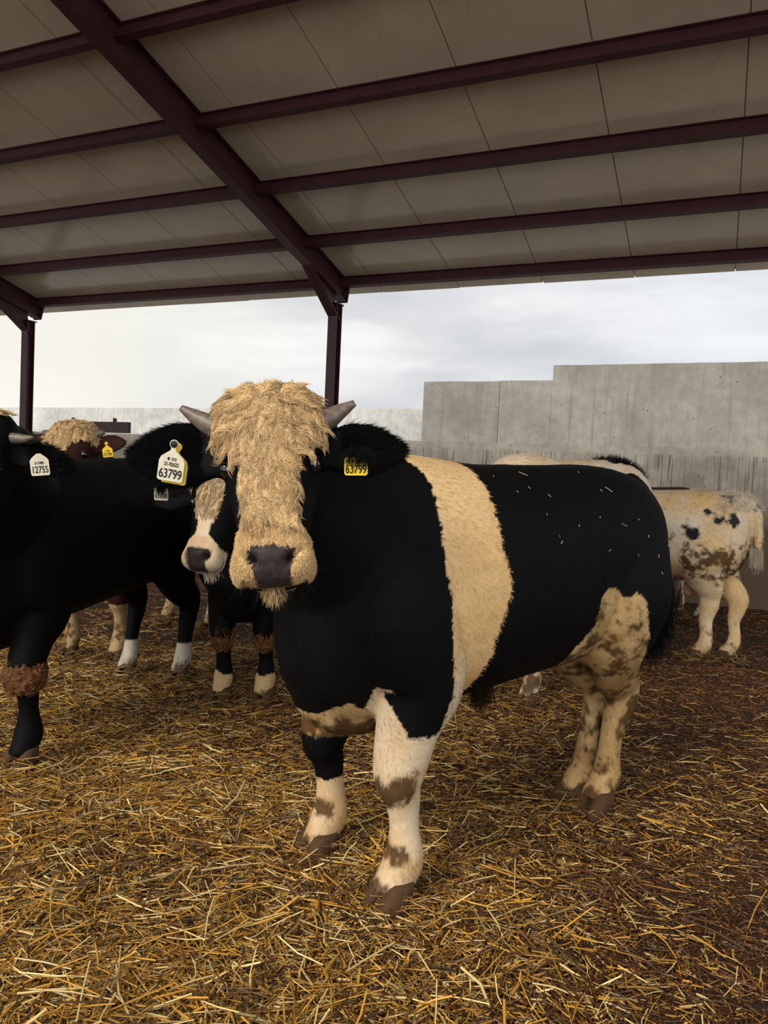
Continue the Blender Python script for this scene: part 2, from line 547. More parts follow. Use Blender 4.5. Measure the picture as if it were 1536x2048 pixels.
RAF_H = 0.30
def frame(v, plab, rlab):
    # rafter: top flange against the roof liner
    d = PUR_H - RAF_H
    u_end = U0 + 0.10
    p0 = B(ROOF_U0 + 0.2, v, purlin_z(ROOF_U0 + 0.2)) + PN * d
    p1 = B(u_end, v, purlin_z(u_end)) + PN * d
    r = bpy.data.objects.new('roof_rafter', None); r.location = p1; COL.objects.link(r)
    tag(r, rlab, 'rafter', 'steel rafters')
    inv = Matrix.Translation(-p1)
    def loc(o):
        o.data.transform(inv); return o
    bm_ = ibeam(p0, p1, PN, RAF_H - 0.002, 0.135, 0.011, 0.009, 'beam', M_STEEL, r); loc(bm_)
    # haunch below the rafter
    ha, hb = 8.55, U0 - 0.10
    q0 = B(ha, v, purlin_z(ha)) + PN * d
    q1 = B(hb, v, purlin_z(hb)) + PN * d
    q2 = B(hb, v, purlin_z(hb) + d - 0.34)
    mb = MB()
    mb.prism([q0 - Vv * 0.005, q1 - Vv * 0.005, q2 - Vv * 0.005], Vv * 0.01)
    w = Vv * 0.075
    n = (q2 - q0).normalized().cross(Vv).normalized() * 0.012
    mb.prism([q0 - w, q0 + w, q2 + w, q2 - w], n)
    loc(mb.build('haunch', M_STEEL, r))
    mb = MB()
    mb.prism([p1 - Vv * 0.085 - PN * 0.01, p1 + Vv * 0.085 - PN * 0.01, p1 + Vv * 0.085 + PN * RAF_H, p1 - Vv * 0.085 + PN * RAF_H], PD * 0.012)
    loc(mb.build('end_plate', M_STEEL, r))
    # post
    top = purlin_z(U0) + d + 0.0
    p = bpy.data.objects.new('steel_post', None); p.location = B(U0 - 0.115, v, 0); COL.objects.link(p)
    tag(p, plab, 'post', 'steel posts')
    o = ibeam(B(U0 - 0.19, v, 0), B(U0 - 0.19, v, top - 0.10), U, 0.15, 0.135, 0.012, 0.009, 'column', M_STEEL, p)
    o.data.transform(Matrix.Translation(-p.location))
    mb = MB()
    c = B(U0 - 0.115, v, top - 0.10)
    mb.prism([c - U * 0.10 - Vv * 0.08, c + U * 0.10 - Vv * 0.08, c + U * 0.10 + Vv * 0.08, c - U * 0.10 + Vv * 0.08], (0, 0, 0.018))
    o = mb.build('cap_plate', M_STEEL, p); o.data.transform(Matrix.Translation(-p.location))
frame(4.95, 'maroon steel post rising behind the head of the belted bull', 'maroon steel rafter sloping down to the post behind the belted bull')
frame(10.66, 'maroon steel post at the left edge above the brown cow', 'short end of a maroon steel rafter at the left edge of the roof')

# maroon steel gate rail standing on the low wall at the left
def gate_rail():
    a = B(U0 - 0.04, 8.55, 0); b = B(U0 - 0.04, 9.75, 0)
    r = bpy.data.objects.new('steel_gate', None); r.location = a; COL.objects.link(r)
    tag(r, 'maroon steel gate top rail behind the head of the brown cow', 'gate')
    T = Matrix.Translation(-a)
    mb = MB()
    mb.prism([a + Vector((0, 0, 1.76)), a + Vector((0, 0, 1.93)), b + Vector((0, 0, 1.93)), b + Vector((0, 0, 1.76))], U * 0.06)
    o = mb.build('top_rail', M_STEEL, r); o.data.transform(T)
    for v in (8.85, 9.72):
        mb = MB(); q = B(U0 - 0.01, v, 1.93)
        mb.tube([q, q + Vector((0, 0, .05)), q + Vector((0, 0, .06))], [.03, .03, .02], 12)
        o = mb.build('hinge_knob', M_STEEL, r); o.data.transform(T)
gate_rail()

# ------------------------------------------------------------------ hair
def strands(name, pts, rad, col, mat, parent, side=None, flat=False):
    """pts (N,M,3) polylines -> tapered three sided locks, or flat blades lying on the skin"""
    N, K = pts.shape[:2]
    T = nrm(np.gradient(pts, axis=1))
    if side is None:
        side = nrm(np.cross(T, RNG.normal(size=(N, 1, 3))))
    else:
        side = nrm(side[:, None, :] - (side[:, None, :] * T).sum(-1, keepdims=True) * T)
    b = np.cross(T, side)
    r = rad[..., None]
    if flat:
        V = np.stack([pts + side * r, pts - side * r], 2).reshape(-1, 3); S = 2
    else:
        V = np.stack([pts + side * r, pts - side * r * 0.5 + b * r * 0.87, pts - side * r * 0.5 - b * r * 0.87], 2).reshape(-1, 3); S = 3
    idx = np.arange(N * K * S).reshape(N, K, S)
    Fq = []
    for s in range(S if S == 3 else 1):
        s2 = (s + 1) % S
        Fq.append(np.stack([idx[:, :-1, s], idx[:, :-1, s2], idx[:, 1:, s2], idx[:, 1:, s]], -1).reshape(-1, 4))
    me = mesh_fast(name, V, np.concatenate(Fq))
    set_color(me, np.repeat(col, K * S, axis=0))
    return link_obj(name, me, mat, parent, smooth=True)

def sample_surface(V, Nn, tris, n, weight=None):
    a, b, c = V[tris[:, 0]], V[tris[:, 1]], V[tris[:, 2]]
    ar = np.linalg.norm(np.cross(b - a, c - a), axis=1)
    if weight is not None: ar = ar * weight[tris].mean(1)
    p = ar / ar.sum()
    t = RNG.choice(len(tris), n, p=p)
    r1 = np.sqrt(RNG.random(n)); r2 = RNG.random(n)
    w = np.stack([1 - r1, r1 * (1 - r2), r1 * r2], 1)
    P = (V[tris[t]] * w[..., None]).sum(1)
    Nr = nrm((Nn[tris[t]] * w[..., None]).sum(1))
    return P, Nr

def tangent(d, n):
    return nrm(d - (d * n).sum(-1, keepdims=True) * n)

# ------------------------------------------------------------------ cattle
CREAM = np.array([0.62, 0.425, 0.205]); CREAM_D = np.array([0.50, 0.29, 0.10])
WHITE = np.array([0.66, 0.57, 0.44]); BLACK = np.array([0.0032, 0.0031, 0.0033])
BROWN = np.array([0.030, 0.010, 0.007]); DIRT = np.array([0.062, 0.028, 0.009]); NOSE = np.array([0.036, 0.027, 0.026])
PINK = np.array([0.50, 0.24, 0.14])

def loft_mesh(L, rings, seg=28):
    """rings: center, lateral axis, up axis, half width, up radius, down radius, exponent"""
    th = np.linspace(0, 2 * np.pi, seg, endpoint=False)
    ct, st = np.cos(th), np.sin(th)
    o = sum(len(v) for v in L[0])
    V = []
    for (c, la, ua, w, ru, rd, e) in rings:
        x = np.sign(ct) * np.abs(ct) ** (2 / e) * w
        y = np.sign(st) * np.abs(st) ** (2 / e) * np.where(st >= 0, ru, rd)
        V.append(np.asarray(c) + x[:, None] * np.asarray(la) + y[:, None] * np.asarray(ua))
    n = len(rings); V = np.concatenate(V)
    F = []
    for i in range(n - 1):
        for k in range(seg):
            k2 = (k + 1) % seg
            F.append((o + i * seg + k, o + i * seg + k2, o + (i + 1) * seg + k2, o + (i + 1) * seg + k))
    F.append(tuple(o + np.arange(seg)[::-1])); F.append(tuple(o + (n - 1) * seg + np.arange(seg)))
    L[0].append(V); L[1].extend([tuple(int(q) for q in f) for f in F])

def limb(L, pts, rl, rf, lat=(0, 1, 0), sub=4, seg=20, e=2.1):
    P = catmull(pts, sub); R1 = catmull(np.array(rl)[:, None], sub)[:, 0]; R2 = catmull(np.array(rf)[:, None], sub)[:, 0]
    T = nrm(np.gradient(P, axis=0)); lat = np.asarray(lat, float)
    rings = []
    for i in range(len(P)):
        l = nrm(lat - T[i] * (lat @ T[i])); u = np.cross(T[i], l)
        rings.append((P[i], l, u, R1[i], R2[i], R2[i], e))
    loft_mesh(L, rings, seg)

TORSO = [(-.775, 1.12, .92, .07), (-.745, 1.21, .80, .15), (-.67, 1.285, .69, .21), (-.55, 1.322, .64, .252), (-.40, 1.335, .61, .272), (-.20, 1.325, .59, .288),
         (0, 1.31, .57, .302), (.20, 1.31, .55, .300), (.40, 1.325, .53, .28), (.55, 1.325, .515, .26), (.66, 1.29, .52, .225), (.76, 1.19, .57, .165), (.82, 1.05, .68, .09)]
HEAD = [(-.008, .07, -.03, .13), (.008, .105, -.008, .16), (.05, .120, .010, .20), (.11, .126, .018, .23), (.18, .121, .012, .25), (.25, .105, .002, .25),
        (.32, .089, -.002, .215), (.385, .080, .000, .175), (.425, .087, .004, .155), (.450, .090, .000, .145), (.470, .084, -.010, .138), (.484, .068, -.022, .125), (.492, .040, -.038, .11)]

def text_mesh(name, s, size, mat, parent, loc, R, sx=0.72, depth=0.0006):
    cu = bpy.data.curves.new(name, 'FONT'); cu.body = s; cu.size = size; cu.align_x = 'CENTER'; cu.align_y = 'CENTER'; cu.extrude = depth; cu.offset = size * 0.012
    o = bpy.data.objects.new(name + '_tmp', cu); COL.objects.link(o)
    dg = bpy.context.evaluated_depsgraph_get()
    me = bpy.data.meshes.new_from_object(o.evaluated_get(dg))
    bpy.data.objects.remove(o); bpy.data.curves.remove(cu)
    me.name = name
    me.transform(Matrix.Translation(loc) @ R.to_4x4() @ Matrix.Diagonal((sx, 1, 1, 1)))
    me.materials.clear()
    return link_obj(name, me, mat, parent)

def ear_tag(parent, loc, xr, yu, mat, lines, w=.058, h=.056, knob=True, label=None, name='ear_tag', shape='full'):
    """flag tag: xr = to the reader's right, yu = up along the tag; loc = centre of the square"""
    xr = Vector(xr).normalized(); yu = Vector(yu); yu = (yu - xr * yu.dot(xr)).normalized(); n = xr.cross(yu)
    R = Matrix((xr, yu, n)).transposed()
    a, b = w / 2, h / 2
    c = 0.004
    out = [(-a + c, -b), (a - c, -b), (a, -b + c), (a, b * .55), (a * .86, b * .9), (a * .22, b * 1.42), (a * .16, b * 1.62)]
    ring = [(a * .34 * math.cos(t), b * 1.95 + a * .34 * math.sin(t)) for t in np.linspace(-0.9, math.pi + 0.9, 12)]
    out = out + ring + [(-x, y) for x, y in out[::-1] if y > -b + 1e-6] + [(-a, -b + c)]
    if shape == 'square':
        out = [(-a + c, -b), (a - c, -b), (a, -b + c), (a, b * .75), (a * .9, b), (-a * .9, b), (-a, b * .75), (-a, -b + c)]
    elif shape == 'point':
        out = [(-a + c, -b), (a - c, -b), (a, -b + c), (a, b * .7), (a * .8, b), (a * .2, b * 1.5), (-a * .2, b * 1.5), (-a * .8, b), (-a, b * .7), (-a, -b + c)]
    mb = MB()
    P = [Vector(loc) + xr * x + yu * y for x, y in out]
    mb.prism(P, n * -0.0022)
    t = mb.build(name, mat, parent)
    if label: t['label'] = label
    if knob:
        mb = MB(); k = Vector(loc) + yu * (b * 1.95)
        mb.tube([k - n * .004, k + n * .002, k + n * .005], [a * .27, a * .27, a * .12], 16)
        kb = mb.build('stud', M_INK if mat is not M_TAGY else mat, t)
    for (s, size, yy) in lines:
        text_mesh('print', s, size, M_INK, t, Vector(loc) + yu * yy + n * 0.0004, R)
    return t

def make_hoof(parent, loc, fwd, s=1.0, mat=None):
    fwd = np.append(nrm(np.array(fwd[:2])), 0.0); lat = np.array([-fwd[1], fwd[0], 0.0]); up = np.array([0, 0, 1.0])
    L = ([], [])
    for sg in (-1, 1):
        rings = []
        for (z, fx, w, lf, lb) in [(-.012, .032, .030, .052, .048), (.0, .031, .031, .052, .048), (.02, .024, .030, .048, .046), (.045, .012, .029, .042, .044), (.066, .002, .027, .036, .040), (.074, -.002, .02, .028, .03)]:
            c = np.array(loc) + fwd * fx * s + lat * sg * (.032 + .004 * (1 - z / .07)) * s + up * z * s
            rings.append((c, lat, fwd, w * s, lf * s, lb * s, 2.3))
        loft_mesh(L, rings, 18)
    me = mesh_from('hoof', np.concatenate(L[0]), L[1])
    return link_obj('hoof', me, mat or M_HOOF, parent, smooth=True)

def build_cow(name, label, cat, FL, FR, HL, HR, poll, a, n, coat, hs=1.0, height=1.33, girth=1.0, leg=1.0, voxel=0.014,
              ears=None, horns=None, torso=None, tail=True, tail_y=0.0, sheath=False, hock=.105, smooth=5, fur=12000, fur_len=.02, lenx=None, eyes=True, head=HEAD, hump=0.0, neck_r=1.0, hair_rad=.0011):
    FL, FR, HL, HR = [np.array([p[0], p[1], 0.0]) for p in (FL, FR, HL, HR)]
    mf, mh = (FL + FR) / 2, (HL + HR) / 2
    c = (mf + mh) / 2; h = nrm(mf - mh); l = np.array([-h[1], h[0], 0]); up = np.array([0, 0, 1.0])
    root = bpy.data.objects.new(name, None); COL.objects.link(root)
    ang = math.atan2(h[1], h[0]); root.location = c; root.rotation_euler = (0, 0, ang)
    tag(root, label, cat, 'cattle in the straw pen')
    def loc(p):
        d = np.asarray(p, float) - c
        return np.stack([d @ h, d @ l, d[..., 2]], -1)
    def dirl(d):
        d = np.asarray(d, float); return np.array([d @ h, d @ l, d[2]])
    lx = np.linalg.norm(mf - mh) / 1.09 if lenx is None else lenx
    hz = height / 1.33
    fl, fr, hl, hr = [loc(p) for p in (FL, FR, HL, HR)]
    L = ([], [])
    # trunk
    tt = catmull(np.array(torso or TORSO), 4)
    rings = []
    for x, t, b, w in tt:
        t = t + hump * math.exp(-((x - .5) / .2) ** 2)
        zc = b + (t - b) * .52
        rings.append((np.array([x * lx, 0, zc * hz]), (0, 1, 0), (0, 0, 1), w * girth, (t * hz - zc * hz), (zc - b) * hz, 2.25))
    loft_mesh(L, rings, 40)
    # head frame
    poll_l = loc(np.array(poll)); A = nrm(dirl(a)); Nn = dirl(n); Nn = nrm(Nn - A * (Nn @ A)); S = np.cross(Nn, A)
    def HP(s, t, nn): return poll_l + (S * s + A * t + Nn * nn) * hs
    hh = catmull(np.array(head), 4)
    rings = []
    for t, w, f, b in hh:
        w = max(w, .02); mid = (f - b) * .42
        rings.append((HP(0, t, mid), S, Nn, w * hs, (f - mid) * hs, (b + mid) * hs, 2.6))
    loft_mesh(L, rings, 36)
    # neck
    p0 = np.array([.38 * lx, 0, 1.0 * hz]); p3 = HP(0, .13, -.13)
    d0 = np.array([.62, 0, .25]); d3 = nrm(-Nn * .8 - A * .35)
    dist = np.linalg.norm(p3 - p0)
    b1 = p0 + nrm(d0) * dist * .42; b2 = p3 + d3 * dist * .36
    ts = np.linspace(0, 1, 14)[:, None]
    NP = (1 - ts) ** 3 * p0 + 3 * (1 - ts) ** 2 * ts * b1 + 3 * (1 - ts) * ts ** 2 * b2 + ts ** 3 * p3
    NT_ = nrm(np.gradient(NP, axis=0))
    rings = []
    for i in range(14):
        u = i / 13
        la = nrm(np.array([0, 1.0, 0]) * (1 - u) + S * u); la = nrm(la - NT_[i] * (la @ NT_[i])); ua = np.cross(NT_[i], la)
        if ua[2] < 0: ua = -ua
        w = np.interp(u, [0, .35, .7, 1], [.235, .20, .155, .115]) * girth * neck_r
        ru = np.interp(u, [0, .35, .7, 1], [.26, .22, .175, .12]) * hz
        rd = np.interp(u, [0, .35, .7, 1], [.38, .33, .24, .13]) * hz * neck_r
        rings.append((NP[i], la, ua, w, ru, rd, 2.2))
    loft_mesh(L, rings, 30)
    # brisket fold between the front legs
    limb(L, [(.25 * lx, 0, .62 * hz), (.5 * lx, 0, .57 * hz), (.68 * lx, 0, .62 * hz), (.72 * lx, 0, .85 * hz)], [.07, .10, .10, .06], [.08, .11, .11, .08])
    # legs
    for sg, q in ((1, fl), (-1, fr)):
        hx, hy = q[0], q[1]; sx = .47 * lx
        pts = [(sx + .02, sg * .16 * girth, 1.02 * hz), (sx + .06, sg * .19 * girth, .84 * hz), (sx * .7 + hx * .3 - .02, .5 * (sg * .19 * girth + hy), .66 * hz), (sx * .35 + hx * .65, .3 * sg * .18 * girth + .7 * hy, .53 * hz),
               (hx + .004, hy, .385), (hx - .016, hy, .315), (hx - .028, hy, .22), (hx - .030, hy, .125), (hx - .002, hy, .075), (hx + .006, hy, .045)]
        rl = [.10, .105, .095, .076, .064, .043, .036, .052, .045, .055]
        rf = [.14, .16, .135, .088, .066, .048, .041, .054, .048, .058]
        limb(L, pts, [r * leg for r in rl], [r * leg for r in rf])
        # dew claws
        for s2 in (-1, 1):
            limb(L, [(hx - .05, hy + s2 * .022, .125), (hx - .075, hy + s2 * .024, .085)], [.016, .010], [.016, .010], seg=10)
    for sg, q in ((1, hl), (-1, hr)):
        hx, hy = q[0], q[1]; sx = -.52 * lx
        pts = [(sx + .02, sg * .12 * girth, 1.05 * hz), (sx + .04, sg * .155 * girth, .86 * hz), (sx * .8 + .2 * hx + .03, .75 * sg * .15 * girth + .25 * hy, .70 * hz), (sx * .5 + .5 * hx - .03, .4 * sg * .14 * girth + .6 * hy, .575 * hz),
               (hx - hock, hy, .475), (hx - hock, hy, .405), (hx - .69 * hock, hy, .30), (hx - .052, hy, .21), (hx - .046, hy, .125), (hx - .006, hy, .075), (hx + .004, hy, .045)]
        rl = [.12, .135, .115, .078, .054, .048, .040, .038, .050, .046, .054]
        rf = [.21, .205, .160, .108, .080, .068, .049, .044, .054, .049, .058]
        limb(L, pts, [r * leg for r in rl], [r * leg for r in rf])
    if sheath:
        limb(L, [(-.16, 0, .64 * hz), (-.05, 0, .605 * hz), (.03, 0, .575 * hz), (.055, 0, .545 * hz)], [.05, .055, .045, .025], [.05, .05, .045, .03], seg=14)
    # tail
    if tail:
        tx = -.775 * lx
        limb(L, [(tx + .10, 0, 1.27 * hz), (tx + .0, 0, 1.22 * hz), (tx - .045, .3 * tail_y, 1.08 * hz), (tx - .05, .8 * tail_y, .88 * hz), (tx - .04, tail_y, .72 * hz)], [.05, .042, .032, .026, .022], [.05, .042, .032, .026, .022], seg=14)
    # ears
    ears = ears or [dict(tip=(.33, .13, -.08)), dict(tip=(-.33, .13, -.08))]
    einfo = []
    for sg, e in zip((1, -1), ears):
        b0 = np.array(e.get('base', (sg * .085, .105, -.10))); tp = np.array(e['tip']); wd = e.get('w', .062); sag = e.get('sag', 0)
        wdir = nrm(np.array(e.get('wdir', (0, 1, -.15))))
        ts = np.linspace(0, 1, 9)
        pr = np.interp(ts, [0, .15, .4, .65, .85, 1], [.55, .72, 1, .95, .66, .22])
        rr = []
        ax = nrm(tp - b0); wv = nrm(wdir - ax * (wdir @ ax)); nv = np.cross(ax, wv)
        if nv[2] < 0: nv = -nv
        for t, p in zip(ts, pr):
            q = b0 + (tp - b0) * t + np.array([0, 1, 0]) * sag * math.sin(math.pi * t)
            rr.append((HP(*q), S * wv[0] + A * wv[1] + Nn * wv[2], S * nv[0] + A * nv[1] + Nn * nv[2], wd * p * hs, .020 * hs * (1.25 - .6 * t), .020 * hs * (1.25 - .6 * t), 2.0))
        loft_mesh(L, rr, 20)
        einfo.append((b0, tp, wv, nv, wd))
    me = mesh_from('body_raw', np.concatenate(L[0]), L[1])
    o = bpy.data.objects.new('tmp', me); COL.objects.link(o)
    md = o.modifiers.new('r', 'REMESH'); md.mode = 'VOXEL'; md.voxel_size = voxel; md.adaptivity = 0
    dg = bpy.context.evaluated_depsgraph_get()
    bm = bpy.data.meshes.new_from_object(o.evaluated_get(dg)); bpy.data.objects.remove(o); bpy.data.meshes.remove(me)
    nv_ = len(bm.vertices)
    V = np.empty(nv_ * 3, np.float32); bm.vertices.foreach_get('co', V); V = V.reshape(-1, 3).astype(float)
    E_ = np.empty(len(bm.edges) * 2, np.int32); bm.edges.foreach_get('vertices', E_); E_ = E_.reshape(-1, 2)
    deg = np.bincount(E_.ravel(), minlength=nv_)[:, None]
    def smoothing(X, it, lam=.55):
        for _ in range(it):
            s = np.zeros_like(X)
            for k in range(X.shape[1]):
                s[:, k] = np.bincount(E_[:, 0], X[E_[:, 1], k], nv_) + np.bincount(E_[:, 1], X[E_[:, 0], k], nv_)
            X = X + lam * (s / deg - X)
        return X
    V = smoothing(V, smooth)
    def hcoord(P):
        d = (P - poll_l) / hs
        return np.stack([d @ S, d @ A, d @ Nn], -1)
    def put(Vx):
        bm.vertices.foreach_set('co', Vx.astype(np.float32).ravel()); bm.update()
        Nx = np.empty(nv_ * 3, np.float32); bm.vertices.foreach_get('normal', Nx); return Nx.reshape(-1, 3).astype(float)
    NV = put(V)
    Hc = hcoord(V); s, t, nn = Hc.T
    ishead = (t > -.06) & (t < .58) & (np.abs(s) < .16) & (nn > -.27) & (nn < .08)
    # nostrils, mouth, brow and eye hollows
    d = np.zeros(nv_)
    nose_front = ishead & (nn > -.075)
    d -= .060 * np.exp(-(((np.abs(s) - .049 + .55 * (t - .440)) / .0095) ** 2 + ((t - .442) / .015) ** 2)) * nose_front
    d += .007 * np.exp(-((np.abs(s) / .030) ** 2 + ((t - .438) / .022) ** 2)) * nose_front
    d += .006 * np.exp(-(((np.abs(s) - .045) / .018) ** 2 + ((t - .435) / .012) ** 2)) * nose_front
    d -= .010 * np.exp(-((nn + .088) / .007) ** 2) * (ishead & (t > .39))
    d += .007 * np.exp(-(((np.abs(s) - .112) / .03) ** 2 + ((t - .150) / .018) ** 2 + ((nn + .04) / .04) ** 2)) * ishead
    d -= .012 * np.exp(-(((t - .198) / .014) ** 2 + ((nn + .046) / .024) ** 2)) * (ishead & (np.abs(s) > .07))
    # cupped ears
    isear = np.zeros(nv_, bool)
    for (b0, tp, wv, nv3, wd) in einfo:
        ax = tp - b0; Ln = np.linalg.norm(ax); ax = ax / Ln
        r = Hc - b0; u = (r @ ax) / Ln; q = r @ wv; m = r @ nv3
        inn = (u > .12) & (u < 1.08) & (np.abs(q) < wd * 1.1) & (np.abs(m) < .06)
        isear |= inn & (u > .2)
        d -= inn * (m > 0) * .017 * np.clip(1 - (q / (wd * .62)) ** 2, 0, 1) * np.clip(np.sin(np.clip(u, 0, 1) * math.pi), 0, 1)
    # muscle and coat unevenness
    d += np.where(ishead | isear, 0, .006 * fbm(V, 4.5, 31, 2))
    V = V + NV * d[:, None]
    NV = put(V)
    info = dict(P=V, H=hcoord(V), ishead=ishead, isear=isear, fl=fl, fr=fr, hl=hl, hr=hr)
    def paint(P):
        Hq = hcoord(P)
        ih = (Hq[:, 1] > -.06) & (Hq[:, 1] < .58) & (np.abs(Hq[:, 0]) < .155) & (Hq[:, 2] > -.27) & (Hq[:, 2] < .09)
        return coat(P, Hq, ih, dict(fl=fl, fr=fr, hl=hl, hr=hr))
    C = paint(V)
    set_color(bm, C)
    bm.name = 'body'; bm.materials.clear()
    body = link_obj('body', bm, M_COAT, root, smooth=True)
    tn = len(bm.polygons)
    bm.calc_loop_triangles()
    tris = np.empty(len(bm.loop_triangles) * 3, np.int32); bm.loop_triangles.foreach_get('vertices', tris); tris = tris.reshape(-1, 3)
    # hooves
    for q in (fl, fr, hl, hr):
        make_hoof(root, (q[0] + .002, q[1], 0.0), (1, 0), 1.0 * leg)
    # eyes
    if eyes:
        for sg in (1, -1):
            me = bpy.data.meshes.new('eye')
            import bmesh
            b_ = bmesh.new(); bmesh.ops.create_uvsphere(b_, u_segments=20, v_segments=14, radius=.0200 * hs); b_.to_mesh(me); b_.free()
            e = link_obj('eye', me, M_EYE, root, smooth=True); e.location = HP(sg * .1015, .198, -.046)
    if eyes:
        vi = int(np.argmin(np.linalg.norm(V - HP(.112, .170, -.05), axis=1)))
        lidm = simple_mat('eyelid_skin', tuple(np.clip(C[vi, :3] * 1.3 + .002, 0, .5)), 0.5, 0.25)
        for sg in (1, -1):
            b_ = bmesh.new(); bmesh.ops.create_icosphere(b_, subdivisions=4, radius=.0232 * hs)
            upv = Vector(tuple(nrm(-A * .95 + Nn * .05 - S * sg * .25)))
            bmesh.ops.delete(b_, geom=[v for v in b_.verts if v.co.dot(upv) < .0035 * hs], context='VERTS')
            me = bpy.data.meshes.new('eyelid'); b_.to_mesh(me); b_.free()
            e = link_obj('eyelid', me, lidm, root, smooth=True); e.location = HP(sg * .1015, .198, -.046)
            sd = e.modifiers.new('thickness', 'SOLIDIFY'); sd.thickness = .002
    # horns
    for pts_r in (horns or []):
        mb = MB(); P = catmull([HP(*p[:3]) for p in pts_r], 5); R_ = catmull(np.array([[p[3]] for p in pts_r]), 5)[:, 0] * hs
        mb.tube(P, np.maximum(R_, .001), 16); mb.build('horn', M_HORN, root, smooth=True)
    ctx = dict(root=root, HP=HP, S=S, A=A, N=Nn, V=V, NV=NV, H=hcoord(V), tris=tris, C=C, ishead=ishead, isear=isear, paint=paint, loc=loc, dirl=dirl, lx=lx, hz=hz, hs=hs, hcoord=hcoord, bm=bm, fl=fl, fr=fr, hl=hl, hr=hr)
    # short coat
    if fur:
        w = np.where(ishead, .6, 1.0) * np.where(isear, 2.5, 1.0)
        lum = C[:, :3].sum(1)
        w = w * np.where(lum > .25, 2.6, .8)
        w[V[:, 2] < .06] = 0
        nosem = ishead & (H_nose(ctx['H']))
        w[nosem] = 0
        P, Nr = sample_surface(V, NV, tris, fur, w)
        Hq = hcoord(P)
        base = np.zeros_like(P); base[:, 0] = -1.0; base[:, 2] = -.75
        legm = P[:, 2] < .5; base[legm] = (-.15, 0, -1)
        ih = (Hq[:, 1] > -.03) & (Hq[:, 1] < .56) & (np.abs(Hq[:, 0]) < .15) & (Hq[:, 2] > -.25)
        base[ih] = A + S * np.sign(Hq[ih, :1]) * .3
        earm = np.abs(Hq[:, 0]) > .15; earm &= (Hq[:, 2] > -.25) & (Hq[:, 1] > -.05) & (Hq[:, 1] < .3) & (np.abs(Hq[:, 0]) < .42)
        base[earm] = S * np.sign(Hq[earm, :1]) * 1.0
        base += .55 * np.stack([vnoise(P, 9, 41), vnoise(P, 9, 42), vnoise(P, 9, 43)], -1) + RNG.normal(size=P.shape) * .16
        D = tangent(base, Nr)
        Ln = fur_len * RNG.uniform(.6, 1.3, len(P)) * np.where(legm, 1.05, 1) * np.where(earm, 1.5, 1) * np.where(ih, .7, 1)
        u = np.linspace(0, 1, 4)[None, :, None]
        lift = np.where(legm, .20, .24)[:, None, None] * RNG.uniform(.6, 1.4, len(P))[:, None, None]
        wob = np.cross(D, Nr)[:, None] * np.sin(u * 4 + RNG.uniform(0, 6, len(P))[:, None, None]) * .10 * u
        pts = P[:, None] + Ln[:, None, None] * (D[:, None] * u + Nr[:, None] * (lift * (u - .45 * u * u)) + wob) - Nr[:, None] * .002
        rad = (hair_rad * RNG.uniform(.7, 1.3, len(P)))[:, None] * np.array([1, .95, .7, .12])[None]
        cc = paint(P + D * .004)[:, :3] * RNG.uniform(.72, 1.22, len(P))[:, None]
        strands('fur', pts, rad, cc, M_FUR, root, side=np.cross(D, Nr) + Nr * RNG.normal(size=(len(P), 1)) * .35, flat=True)
    return ctx

def H_nose(H):
    s, t, n = H.T
    w = np.interp(t, [.408, .42, .435, .455, .475, .495, .52], [.030, .050, .059, .060, .052, .044, .040])
    return (t > .408) & (n > -.088) & (np.abs(s) < w + .004 * np.sin(s * 190 + t * 260))

def dirtmix(C, P, k, seed=77, f=9.0, th=0.0):
    kk = np.clip(k * 2.2, 0, 1)
    m = np.clip(k + (fbm(P, f, seed, 4) * 1.1 + vnoise(P, 75, seed + 2) * .45 + vnoise(P, 38, seed + 9) * .4) * kk - th, 0, 1)
    m = sstep(.30, .80, m)[:, None] * .93
    return C * (1 - m) + DIRT * (1 + .5 * fbm(P, 34, 5, 2))[:, None] * m

def pack(C, gloss):
    return np.hstack([C, np.asarray(gloss, float)[:, None]])

def nose_paint(C, g, P, H, ih, col=NOSE, edge=.010):
    s, t, n = H.T
    w = np.interp(t, [.404, .413, .426, .440, .456, .472, .50], [.030, .050, .060, .062, .052, .044, .038])
    wob = .003 * vnoise(np.stack([s, t, n * 0], -1), 90, 5)
    k = sstep(.406, .416, t + wob) * sstep(.004, -.004, np.abs(s) - w + wob) * sstep(-.078, -.068, n) * ih
    c2 = col * (1 + .5 * vnoise(P, 160, 3))[:, None]
    C = C * (1 - k[:, None]) + c2 * k[:, None]
    g = g * (1 - k) + .64 * k
    m = ih & (t > .43) & (np.abs(n + .088) < .006)
    C[m] = NOSE * .6
    return C, g

